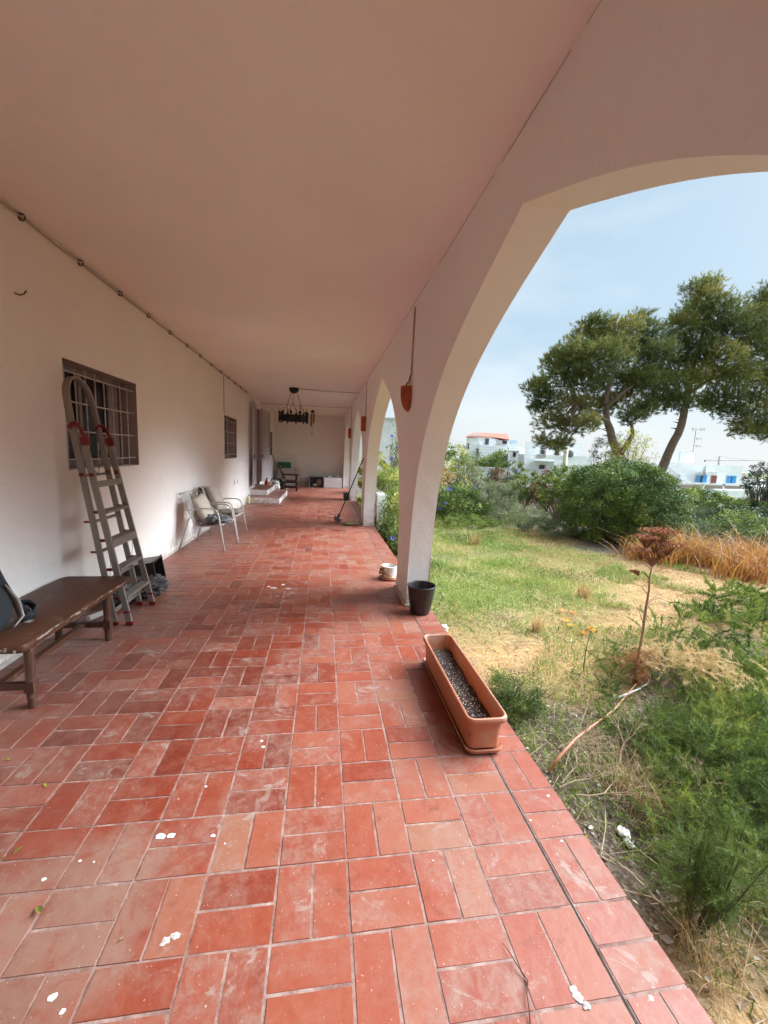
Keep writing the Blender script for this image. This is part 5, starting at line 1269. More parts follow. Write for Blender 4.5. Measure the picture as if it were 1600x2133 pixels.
    # along the terrace beyond the first pillar
    shrub('vine_thicket', 'yellow green climber tangle seen between the first two pillars', 'vine', (1.78, 10.3, 0.35), (0.42, 1.5, 0.85), LM['vine'], 240, 60, 0.028, 0.2, (0.62, 0.2), flowers=9, stems=14)
    shrub('vine_thicket', 'low leafy creeper with one blue flower right behind the first pillar', 'vine', (1.48, 8.2, -0.12), (0.16, 0.9, 0.35), LM['vine'], 110, 60, 0.026, 0.2, (0.42, 0.2), flowers=3, stems=8)
    shrub('straggly_climber', 'thin tall climber with blue flowers reaching up past the white wall', 'vine', (2.3, 12.6, 1.3), (0.30, 0.7, 1.25), LM['vine'], 70, 16, 0.032, 0.25, (0.45, 0.2), flowers=9, stems=14, low=-1)
    shrub('golden_shrub', 'yellow flowering shrub beyond the third pillar', 'bush', (2.0, 16.5, 0.7), (0.6, 0.8, 0.8), LM['yel'], 90, 50, 0.04, 0.25, (0.5, 0.3))
    # bush by the planter
    s0 = gp(1075, 1485)
    shrub('small_shrub', 'small dark green rosemary like shrub growing beside the window box', 'bush', (s0[0], s0[1]+0.05, -0.20), (0.17, 0.22, 0.15), LM['bush'], 110, 70, 0.010, 0.30, (0.38, 0.2), low=-0.5, asp=0.22, up=1.4)
    # fig and palm tops behind the wall
    S('fig_tree', 'bright green leafy fig tree showing over the garden wall', 'tree', 1035, 25, 946, 75, LM['vine'], 120, 60, 0.07, tint=(0.5, 0.15), cr=0.4)
    S('yucca', 'dark spiky palm top left of the fig tree', 'tree', 993, 26, 948, 32, LM['dark'], 60, 50, 0.09, tint=(0.9, 0.2), asp=0.12)
    S('dark_conifer', 'small dark green tree top above the wall between the post and the white house', 'tree', 1072, 24, 955, 22, LM['dark'], 30, 40, 0.07, tint=(0.8, 0.2))
    S('yellow_acacia', 'yellow flowering spiky shrub rising behind the round bush between the pines', 'bush', 1318, 17, 905, 85, LM['yel'], 130, 40, 0.06, tint=(0.45, 0.3), asp=0.15, cr=0.3, up=0.2)
    S('dark_conifer', 'dark conifer just left of the pale trunk behind the first pine', 'tree', 1270, 24, 915, 70, LM['dark'], 90, 60, 0.08, tint=(0.7, 0.25), asp=0.15, cr=0.3)
garden()

def pine(name, label, trunk, forks, pads, Y, ntuft):
    base = at(*trunk[0][:2], Y); t = thing(name, label, 'pine tree', (base.x, base.y, float(gh(base.x, base.y))), group='tall umbrella pines')
    m = MB(); P = [Vector((base.x+0.15, base.y, float(gh(base.x, base.y))-0.2))]+[at(*q[:2], Y) for q in trunk]; rr = [trunk[0][2]*1.15]+[q[2] for q in trunk]
    Q, q2 = [], []
    for i in range(len(P)-1):
        for u in (0, 0.25, 0.5, 0.75): Q.append(P[i].lerp(P[i+1], u)+Vector((mnoise.noise(Vector((i+u, 1, 1))), 0, 0))*0.1); q2.append(rr[i]*(1-u)+rr[i+1]*u)
    Q.append(P[-1]); q2.append(rr[-1]); m.tube(Q, q2, 12); m.build('trunk', BARK, t, smooth=True)
    path = Q
    for f in forks:
        m = MB(); Z = [at(*q[:2], Y-0.2) for q in f]; m.tube(Z, [q[2] for q in f], 8); m.build('limb', REDBARK if len(f[0]) > 3 else BARK, t, smooth=True); path = path+Z
    m = MB(); R = random.Random(5)
    for k in range(9):       # snapped stubs
        i = R.randrange(len(Q)//4, len(Q)-2); d = Vector((R.choice((-1, 1))*R.uniform(.5, 1), R.uniform(-.6, .3), R.uniform(-.1, .3))).normalized(); l = R.uniform(0.25, 0.6); m.tube([Q[i], Q[i]+d*l*0.6+Vector((0, 0, .03)), Q[i]+d*l], [0.045, 0.03, 0.012], 6)
    lim = MB(); V = []; T = []; up_path = [p for p in path if p.z > path[len(path)//3].z] or path
    for (px, py, rp, dy) in pads:
        c = at(px, py, Y+dy); dep = (c-Vector((0, 0, EYE))).dot(_f); r = rp*dep/F_PX
        s = min(path, key=lambda p: (p-c).length+max(0, c.z+0.9-p.z)*2.2+(0 if p.z < c.z+4.5 else 2)); mid = s.lerp(c, 0.5)+Vector((0, 0, -0.10*(c-s).length))
        lim.tube([s, s.lerp(mid, .5)+Vector((0, 0, -.03)), mid, mid.lerp(c, 0.6), c], [0.04+0.006*(c-s).length, 0.035, 0.028, 0.018, 0.008], 6, caps=False)
        n = int(ntuft*(rp/40.0)**2*1.0); d = rvec(n, 0.35); rad = (0.30+0.78*RNG.random(n)**0.8)[:, None]
        sub = 1+0.30*(vnoise(d[:, 0]*2+px, d[:, 1]*2+py, 2.2, 7)-0.5)[:, None]*2
        Pt = np.array(c)+d*rad*sub*np.array([r*1.12, r*1.12, r*0.72])
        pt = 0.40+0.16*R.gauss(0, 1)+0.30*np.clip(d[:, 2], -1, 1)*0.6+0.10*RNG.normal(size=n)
        # twigs inside the pad
        for q in Pt[:: max(1, n//9)]: lim.tube([mid.lerp(c, 0.8), Vector(q)], [0.014, 0.004], 4, caps=False)
        K = 26; ax = d+np.array([0, 0, 0.7])+0.5*RNG.normal(size=(n, 3)); ax /= np.linalg.norm(ax, axis=1)[:, None]
        b0 = np.repeat(Pt, K, 0)+np.repeat(ax, K, 0)*(RNG.random((n*K, 1))*0.22-0.12)
        nd = np.repeat(ax, K, 0)*0.9+RNG.normal(size=(n*K, 3))*0.62; nd /= np.linalg.norm(nd, axis=1)[:, None]
        Ln = (0.12+0.07*RNG.random(n*K))[:, None]; sd = np.cross(nd, rvec(n*K)); sd /= np.linalg.norm(sd, axis=1)[:, None]+1e-9; w = 0.0095
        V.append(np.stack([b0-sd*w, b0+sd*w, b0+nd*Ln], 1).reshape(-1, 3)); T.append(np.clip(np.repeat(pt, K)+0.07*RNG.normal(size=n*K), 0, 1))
    lim.chunks += []; 
    for f_, v_ in ((m, None),): lim.v_off = 0
    off = len(lim.v); lim.v += m.v; lim.f += [tuple(i+off for i in q) for q in m.f]; lim.a += m.a
    lim.build('branches', BARK, t, smooth=True)
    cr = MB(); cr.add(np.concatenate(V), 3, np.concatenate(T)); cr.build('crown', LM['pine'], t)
def pines():
    def J(L_, seed):
        R = random.Random(seed); return [(a, b, r, R.uniform(-1.5, 1.5)) for a, b, r in L_]
    A = J([(1240, 672, 26), (1225, 700, 34), (1290, 690, 40), (1335, 668, 26), (1345, 700, 36), (1195, 738, 40), (1258, 740, 48), (1318, 740, 48), (1370, 735, 36), (1158, 752, 28), (1165, 785, 36), (1215, 795, 44), (1275, 795, 48), (1330, 790, 40),
           (1118, 806, 26), (1135, 830, 32), (1190, 845, 40), (1240, 850, 36), (1118, 850, 20), (1150, 880, 34), (1190, 890, 30), (1125, 800, 18), (1132, 918, 20), (1158, 930, 22), (1175, 922, 18), (1228, 880, 26), (1290, 835, 34), (1315, 870, 26), (1340, 850, 26), (1262, 715, 40), (1200, 760, 36)], 3)
    pine('pine_tree', 'left umbrella pine with forked trunk and drooping left side', [(1297, 985, .28), (1290, 945, .25), (1274, 910, .20), (1264, 878, .17), (1262, 830, .13), (1280, 770, .09), (1290, 720, .06)],
         [[(1290, 948, .17, 1), (1305, 928, .14), (1318, 905, .11), (1316, 885, .08), (1306, 878, .03)], [(1264, 878, .12), (1235, 855, .08), (1200, 840, .05)], [(1262, 850, .11), (1300, 815, .08), (1335, 790, .05)]], A, 20, 370)
    Bp = J([(1455, 600, 26), (1480, 592, 26), (1470, 622, 36), (1440, 655, 36), (1500, 650, 44), (1415, 680, 36), (1460, 690, 46), (1520, 690, 48), (1405, 715, 32), (1555, 665, 40), (1590, 640, 30), (1605, 612, 30), (1600, 680, 44), (1640, 640, 50), (1570, 720, 48), (1450, 735, 44), (1500, 745, 46), (1620, 740, 50),
            (1400, 760, 36), (1350, 785, 36), (1335, 800, 26), (1380, 800, 40), (1425, 790, 42), (1475, 790, 42), (1530, 785, 44), (1585, 790, 46), (1640, 800, 50), (1370, 835, 32), (1405, 838, 34), (1450, 835, 26), (1500, 830, 34), (1550, 835, 36), (1600, 850, 40), (1545, 890, 26), (1580, 900, 24), (1620, 890, 40), (1650, 700, 60), (1535, 900, 14), (1340, 860, 18), (1488, 846, 26), (1520, 860, 28), (1565, 872, 30), (1595, 905, 20)], 8)
    pine('pine_tree', 'right umbrella pine with a single leaning trunk and the taller crown', [(1375, 985, .26), (1392, 945, .23), (1412, 905, .21), (1424, 865, .19), (1432, 820, .16), (1445, 760, .12), (1465, 690, .08), (1470, 640, .05)],
         [[(1432, 820, .11), (1480, 790, .08), (1540, 775, .06), (1600, 770, .04)], [(1426, 850, .08), (1395, 820, .06), (1365, 800, .04)]], Bp, 21.5, 370)
pines()

# ------------------------------------------------------------------ fennel, reeds and dead stalks near the terrace
def plume_lines(mb, P0, axis, length, nfil, fil, w, tint, droop=0.25, spread=0.9):
    """feathery plumes: P0 (n,3) bases, axis (n,3) unit, many hair-fine threads along each"""
    n = len(P0); idx = np.repeat(np.arange(n), nfil); u = RNG.random(len(idx))**0.8
    L_ = np.broadcast_to(length, (n,))[idx]; ax = axis[idx]
    B = P0[idx]+ax*(u*L_)[:, None]; B[:, 2] -= droop*(u**2)*L_
    d = ax*0.7+RNG.normal(size=(len(idx), 3))*spread*0.6; d /= np.linalg.norm(d, axis=1)[:, None]
    f = (fil*(1.1-0.6*u)*(0.5+RNG.random(len(idx))))[:, None]; sd = np.cross(d, rvec(len(idx))); sd /= np.linalg.norm(sd, axis=1)[:, None]+1e-9
    ww = np.broadcast_to(w, (n,))[idx][:, None]
    mb.add(np.stack([B-sd*ww, B+sd*ww, B+d*f], 1).reshape(-1, 3), 3, np.clip(np.broadcast_to(tint, (n,))[idx]+0.10*RNG.normal(size=len(idx)), 0, 1))
    # the rib of each plume
    K = 4; ribs = []
    side = np.cross(axis, rvec(n)); side /= np.linalg.norm(side, axis=1)[:, None]+1e-9
    for k in range(K):
        a, b = k/K, (k+1)/K; Ln = np.broadcast_to(length, (n,))[:, None]
        pa = P0+axis*a*Ln; pb = P0+axis*b*Ln; pa[:, 2] -= (droop*a*a*Ln[:, 0]); pb[:, 2] -= (droop*b*b*Ln[:, 0])
        wr = np.broadcast_to(w, (n,))[:, None]*1.3
        mb.add(np.stack([pa-side*wr, pa+side*wr, pb+side*wr*.7, pb-side*wr*.7], 1).reshape(-1, 3), 4, np.clip(np.broadcast_to(tint, (n,))+0.1, 0, 1))
def fennel_patch(name, label, spots, dens, tint, hmax, kind=None, seed=1, w=0.0009, fil=0.05, Lp=(0.16, 0.34), cat='fennel', nfil=70):
    m = MB(); C = []
    for (x, y, r, h) in spots:
        n = int(dens*r*r); a = RNG.random(n)*2*PI; q = np.sqrt(RNG.random(n))*r; px, py = x+np.cos(a)*q, y+np.sin(a)*q
        hh = h*(1-0.55*(q/r)**2)*(0.35+0.65*RNG.random(n)); C.append(np.stack([px, py, gh(px, py)+hh*0.65], 1))
    P = np.concatenate(C); P = P[P[:, 0] > 1.24]; ax = rvec(len(P), 0.9); ax[:, 0] = np.where((P[:, 0] < 1.55) & (ax[:, 0] < 0), -ax[:, 0], ax[:, 0])
    d = np.linalg.norm(P-np.array([0, 0, EYE]), axis=1)
    plume_lines(m, P, ax, Lp[0]+(Lp[1]-Lp[0])*RNG.random(len(P)), nfil, fil, w*(0.4+0.42*d), np.clip(tint+0.5*(vnoise(P[:, 0], P[:, 1], 3.5, seed)-0.5)+0.16*RNG.normal(size=len(P)), 0, 1))
    o = m.build(name, LM['fennel']); tag(o, label, cat, kind=kind); return o
def near_plants():
    g = lambda px, py, r, h, z=GZ+0.15: (*gp(px, py, z), r, h)
    fennel_patch('fennel_undergrowth', 'deep feathery green fennel undergrowth filling the lower right of the garden',
        [g(1450, 1640, .26, .26), g(1480, 1570, .34, .34), g(1570, 1620, .32, .30), g(1600, 1520, .42, .38), g(1700, 1600, .6, .40), g(1580, 1740, .26, .20), g(1660, 1820, .30, .24), g(1390, 1545, .22, .22),
         g(1530, 1460, .34, .22), g(1620, 1420, .4, .24), g(1350, 1500, .16, .12), g(1420, 1500, .22, .16), g(1500, 1700, .22, .18), g(1440, 1760, .16, .14)], 1250, 0.50, 0.5, 'stuff', 3)
    fennel_patch('fennel_clump', 'mid green fennel clump behind the dead stalk', [g(1400, 1375, .42, .30), g(1330, 1400, .22, .22), g(1460, 1350, .40, .26), g(1390, 1310, .34, .24), g(1440, 1400, .34, .24), g(1300, 1370, .2, .16)], 300, 0.40, 0.5, None, 5)
    fennel_patch('fennel_clump', 'thin grey green fennel fringe left of the dead stalk', [g(1255, 1420, .16, .16), g(1240, 1470, .12, .12), g(1300, 1350, .16, .15)], 700, 0.36, 0.3, None, 7)
    fennel_patch('fennel_clump', 'low fennel and weeds at the far right beyond the gravel', [g(1570, 1300, .7, .22), g(1600, 1250, .7, .28), g(1510, 1270, .3, .15), g(1560, 1380, .5, .25)], 240, 0.45, 0.4, None, 9, 0.0016, 0.07)
    fennel_patch('fennel_seedlings', 'low feathery weeds covering the soil close to the terrace edge', [g(1290, 1640, .16, .08, GZ), g(1340, 1740, .20, .10, GZ), g(1430, 1800, .22, .12, GZ), g(1400, 1880, .18, .10, GZ), g(1520, 1880, .2, .12, GZ), g(1500, 2000, .2, .12, GZ), g(1570, 2080, .2, .12, GZ), g(1280, 1560, .2, .08, GZ), g(1380, 1500, .25, .1, GZ), g(1240, 1520, .12, .06, GZ), g(1450, 1400, .5, .06, GZ)], 480, 0.28, 0.5, 'stuff', 13, 0.0007, 0.03, (0.05, 0.12), 'weeds', 30)
    # upright dark fennel near the camera
    t = thing('fennel_plant', 'upright dark blue green fennel with several bare stalks near the terrace edge at lower right', 'fennel', (*gp(1450, 1960), GZ))
    m = MB(); st = MB(); bx, by = gp(1445, 1930, GZ)
    for k in range(13):
        a = RNG.random()*6.28; L_ = RNG.uniform(.28, .52); tip = Vector((bx+math.cos(a)*0.16*RNG.random()+0.03, by+math.sin(a)*0.2*RNG.random(), GZ+L_)); b = Vector((bx+math.cos(a)*0.03, by+math.sin(a)*0.03, GZ))
        st.tube([b, b.lerp(tip, .5)+Vector((math.cos(a), math.sin(a), 0))*0.01, tip], [0.005, 0.004, 0.002], 6, caps=False)
        n = 16; u = RNG.random(n)*0.75+0.25; P = np.array([tuple(b.lerp(tip, float(q))) for q in u]); ax = rvec(n, .8)
        plume_lines(m, P, ax, 0.10+0.10*RNG.random(n), 55, 0.035, 0.0012, 0.28+0.15*RNG.random(n))
    st.build('stalks', GSTEM, t, smooth=True); m.build('fronds', LM['fennel'], t)
    for k, (px, py, h, lab) in enumerate(((1215, 1400, .42, 'single thin green stalk beside the orange fallen flowers'), (1585, 1330, .8, 'thin dark upright stalk at the right edge of the gravel'), (1700, 1640, .5, 'thin curved stalk rising out of the fennel at the right edge'))):
        x, y = gp(px, py); m = MB(); m.tube([(x, y, GZ), (x+.015, y+.02, GZ+h*.5), (x+.07, y+.05, GZ+h)], [0.006, 0.004, 0.002], 6); tag(m.build('plant_stalk', GSTEM, smooth=True), lab, 'stalk')
    # dead stalk with rusty seed heads
    x, y = gp(1322, 1425); t = thing('dead_plant', 'tall dead plant with a knobbly brown stalk and flat rusty seed heads', 'plant', (x, y, GZ))
    Y = y; pts = [(1318, 1440, .022), (1326, 1380, .020), (1334, 1345, .019), (1340, 1310, .017), (1345, 1270, .017), (1352, 1230, .014), (1353, 1205, .013), (1358, 1180, .011)]
    m = MB(); Q = [at(a, b, Y) for a, b, r in pts]; Q[0].z = GZ-0.02; m.tube(Q, [r*0.62 for *_, r in pts], 9); m.build('stalk', STEM, t, smooth=True)
    top = Q[-1]
    heads = [(1375, 1105, .26, .10), (1345, 1118, .17, .08), (1400, 1135, .18, .08), (1330, 1145, .14, .08), (1375, 1150, .16, .10), (1360, 1165, .10, .06), (1322, 1190, .07, .04), (1368, 1128, .2, .12)]
    for i, (a, b, rx, rz) in enumerate(heads):
        c = at(a, b, Y+RNG.uniform(-.12, .12)); hd = MB(); n = int(420*rx/0.15)
        d = rvec(n); P = np.array(c)+d*np.array([rx, rx*.8, rz*.28])*0.66*(RNG.random((n, 1))**.5)
        leaves(hd, P, 0.008, np.clip(RNG.normal(.5, .25, n), 0, 1), .5, .7)
        st = P[::14]; b0 = top.lerp(c, 0.75)-Vector((0, 0, .05))
        for q in st: hd.tube([b0, Vector(q)], [0.0022, 0.0014], 3, caps=False, t=.3)
        hd.tube([Q[-2] if i > 5 else top, top.lerp(c, .5)+Vector((0, 0, -.02)), b0], [0.006, 0.0045, 0.003], 5, caps=False, t=.4)
        hd.build('seed_head', LM['rust'], t)
    m = MB()
    for a, b in (((1355, 1195), (1420, 1185)), ((1350, 1240), (1318, 1215)), ((1345, 1262), (1385, 1235)), ((1350, 1250), (1395, 1255)), ((1340, 1300), (1318, 1250)), ((1358, 1190), (1325, 1170))):
        p, q = at(*a, Y), at(*b, Y+RNG.uniform(-.1, .1)); m.tube([p, p.lerp(q, .5)+Vector((0, 0, .03)), q], [0.004, 0.0028, 0.0018], 5)
    m.build('side_twigs', STEM, t)
    # withered base
    m = MB(); P0 = np.array([[x+RNG.normal()*0.06, y+RNG.normal()*.07, GZ+0.06+0.22*RNG.random()] for _ in range(60)]); ax = rvec(60, .1)
    plume_lines(m, P0, ax, 0.08+0.10*RNG.random(60), 40, 0.04, 0.0018, 0.75)
    m.build('withered_fronds', LM['rust'], t)
    for (px, py, lab) in ((1395, 1395, 'rusty brown withered fennel fronds sloping right of the dead stalk'), (1500, 1420, 'tan withered fronds among the fennel at the right')):
        x2, y2 = gp(px, py, GZ+.15); n = 90; m = MB(); P0 = np.stack([x2+RNG.normal(size=n)*.17, y2+RNG.normal(size=n)*.14, GZ+.12+.2*RNG.random(n)], 1)
        plume_lines(m, P0, rvec(n, .3), 0.12+0.12*RNG.random(n), 55, 0.045, 0.0022, 0.8); tag(m.build('withered_fennel', LM['straw']), lab, 'dry plant')
    # reddish leaning stick
    m = MB(); P = [Vector((*gp(1142, 1612), GZ+.01)), at(1165, 1577, 2.12), at(1200, 1538, 2.25), at(1240, 1508, 2.42), at(1280, 1478, 2.6), at(1325, 1425, 2.85)]
    P = [P[0]]+[Vector((p.x, p.y, max(p.z, GZ+.02))) for p in P[1:]]
    m.tube(P, [0.0105, 0.0095, 0.0085, 0.007, 0.0055, 0.003], 9); tag(m.build('fallen_cane', simple('reddish_cane', (0.46, 0.19, 0.10), .6, var=.3, scale=18), smooth=True), 'reddish brown bare cane slanting from the terrace edge toward the dead plant', 'cane')
    m = MB(); P = [at(1270, 1485, 2.75), at(1300, 1478, 2.8), at(1330, 1465, 2.88), at(1348, 1440, 2.95), at(1350, 1425, 3.0)]; m.tube([Vector((p.x, p.y, max(p.z, GZ+.03))) for p in P], [0.010, 0.009, 0.007, 0.006, 0.004], 7); tag(m.build('white_branch', M['whiteceramic'], smooth=True), 'pale peeled crooked branch lying under the dead stalk', 'branch')
    # tangle of dry branching stems at the edge
    t = thing('dry_branch', 'tan dry many forked dead fennel branch sprawling beside the terrace edge', 'branch', (*gp(1165, 1640), GZ))
    m = MB(); R = random.Random(21)
    def grow(p, d, L_, r, lv):
        q = p+d*L_; q.z = max(q.z, GZ+0.03); m.tube([p, p.lerp(q, .5)+Vector((R.uniform(-1, 1), R.uniform(-1, 1), R.uniform(-1, 1)))*L_*.06, q], [r, r*.85, r*.6], 5, caps=False)
        if lv == 0: return
        for k in range(R.choice((3, 4, 5)) if lv < 3 else 3):
            n = (d+Vector((R.uniform(-1, 1), R.uniform(-1, 1), R.uniform(-.6, .8)))*0.85).normalized(); grow(q, n, L_*R.uniform(.55, .8), r*.6, lv-1)
    for (px, py, dx, dy, dz, L_) in ((1290, 1600, .6, .6, .4, .15), (1400, 1700, .7, .2, .3, .15), (1170, 1640, .8, .35, .35, .15), (1175, 1615, .6, .6, .6, .13), (1165, 1650, .9, .0, .2, .19), (1200, 1665, .8, -.2, .15, .15), (1330, 1640, .7, -.5, .05, .16)):
        grow(Vector((*gp(px, py), GZ+.03)), Vector((dx, dy, dz)).normalized(), L_, 0.0052, 4)
    m.build('stems', TWIG, t, smooth=True)
    m = MB(); P0 = []
    for px, py in ((1330, 1660), (1350, 1700), (1300, 1640), (1500, 1990), (1470, 2040), (1560, 1900), (1400, 1720)):
        x2, y2 = gp(px, py)
        P0 += [(x2+RNG.normal()*.07, y2+RNG.normal()*.05, GZ) for _ in range(60)]
    P0 = np.array(P0); P0 = P0[P0[:, 0] > 1.22]; blades(m, P0, 0.22, 0.0035, .8, np.clip(RNG.normal(.6, .2, len(P0)), 0, 1), .6, 3); tag(m.build('dry_grass_tufts', LM['straw']), 'tan dry grass tufts among the fennel close to the terrace', 'dry grass', kind='stuff')
    # rocks
    for px, py, r, lab in ((1298, 1738, .028, 'white chipped stone half buried in the weeds at the terrace edge'), (1310, 1760, .020, 'smaller yellowish stone just below the white one'), (1420, 1712, .014, 'little white pebble between fennel and dry grass'), (925, 1312, .05, 'flat pale stone at the far corner of the window box')):
        m = MB(); x2, y2 = gp(px, py); m.blob((x2, y2, GZ+r*.4), (r, r*1.2, r*.7), px, 9, 6, .35, 2); tag(m.build('stone', M['whiteceramic']), lab, 'stone')
    # orange flowers on the ground
    R = random.Random(2)
    for k, (px, py) in enumerate(((1195, 1285), (1178, 1300), (1188, 1313), (1226, 1318), (1232, 1322), (1172, 1281), (1214, 1327))):
        x2, y2 = gp(px, py); m = MB(); z = float(gh(x2, y2))+.03
        for j in range(6):
            a = j*PI/3+R.random(); l = R.uniform(.03, .055); d = Vector((math.cos(a), math.sin(a), R.uniform(.0, .5)))*l; e = Vector((-math.sin(a), math.cos(a), .1))*l*.4; c = Vector((x2, y2, z))
            m.poly([c, c+d*.6+e, c+d*1.1, c+d*.6-e], R.random())
        tag(m.build('orange_petals', LM['orange']), 'bright orange fallen trumpet flower lying on the dry grass', 'flower', group='orange flowers fallen on the dry grass')
    # reeds
    spots = ((1350, 1165, .42, ''), (1385, 1172, .50, 'leftmost'), (1420, 1165, .62, ''), (1465, 1172, .62, ''), (1510, 1178, .52, ''), (1555, 1205, .62, ''), (1580, 1185, .66, ''))
    labs = ('short brown reed remnants right behind the rusty seed heads', 'orange brown dry reed clump touching the rusty seed heads', 'tall orange dry reed clump right beside the leftmost one under the round bush', 'orange dry reed clump with yellow green blades in its middle', 'short tawny reed clump between two taller orange ones', 'golden orange reed clump standing nearest on the right', 'rust coloured reed clump at the far right end of the row')
    for (px, py, h, _), lab in zip(spots, labs):
        x2, y2 = gp(px, py); n = 330; P0 = np.stack([x2+RNG.normal(size=n)*.30, y2+RNG.normal(size=n)*.20, np.full(n, GZ)], 1); m = MB()
        t_ = np.clip(RNG.normal(.40, .24, n), 0, .9); 
        if px in (1465, 1420): t_[:25] = 1.0
        blades(m, P0, h*(.65+.75*RNG.random(n)), .020, .25+1.1*RNG.random(n), t_, .8, 4); tag(m.build('reed_clump', LM['reed']), lab, 'reeds', group='dry orange reeds')
    for (px, py, lab) in ((1120, 1320, 'small upright tuft of straw coloured grass standing on the lawn'), (990, 1135, 'brown dry grass tuft in the green lawn before the shrubs'), (1215, 1245, 'low brownish tuft where the lawn meets the dry ground')):
        x2, y2 = gp(px, py); n = 70; m = MB(); P0 = np.stack([x2+np.clip(RNG.normal(size=n), -1.6, 1.6)*.05*(y2/5), y2+np.clip(RNG.normal(size=n), -1.6, 1.6)*.04*(y2/5), np.full(n, GZ)], 1)
        blades(m, P0, .20+.015*y2, .007+.0007*y2, .35, np.clip(RNG.normal(.5, .2, n), 0, 1), .5, 3); tag(m.build('grass_tuft', LM['straw']), lab, 'grass tuft')
near_plants()

# ------------------------------------------------------------------ walls and buildings beyond the garden
WHITE = simple('whitewash_outdoor', (0.74, 0.745, 0.75), .85, var=.05, scale=.6, bump=.2, bscale=8)
WHITE2 = simple('old_whitewash', (0.66, 0.65, 0.63), .9, var=.1, scale=.9, bump=.4, bscale=8, dirt=(0.5, 0.47, 0.43))
ROOF = simple('red_roof_tiles', (0.50, 0.13, 0.07), .8, var=.2, scale=3, bump=.4, bscale=12)
BLUE = simple('bright_blue_shutter', (0.05, 0.30, 0.62), .5, var=.08)
BROWN = simple('brown_door', (0.22, 0.045, 0.03), .6)
DARKW = simple('dark_window', (0.05, 0.05, 0.055), .3)
BALU = simple('pinkish_balustrade', (0.42, 0.31, 0.28), .8)
def rect(m, a, b, Y, depth, t=.5, zbot=None):
    """block whose front face spans photo points a (top left) and b (bottom right) at distance Y"""
    p, q = at(*a, Y), at(*b, Y); z0 = q.z if zbot is None else zbot; z0, z1 = min(z0, p.z), max(z0, p.z); x0, x1 = p.x, q.x
    sk = (x0+x1)/2/Y*depth
    I = [m.vert(v) for v in ((x0, Y, z0), (x1, Y, z0), (x1+sk, Y+depth, z0), (x0+sk, Y+depth, z0), (x0, Y, z1), (x1, Y, z1), (x1+sk, Y+depth, z1), (x0+sk, Y+depth, z1))]
    for f in ((0, 3, 2, 1), (4, 5, 6, 7), (0, 1, 5, 4), (1, 2, 6, 5), (2, 3, 7, 6), (3, 0, 4, 7)): m.face([I[k] for k in f], t)
    return m
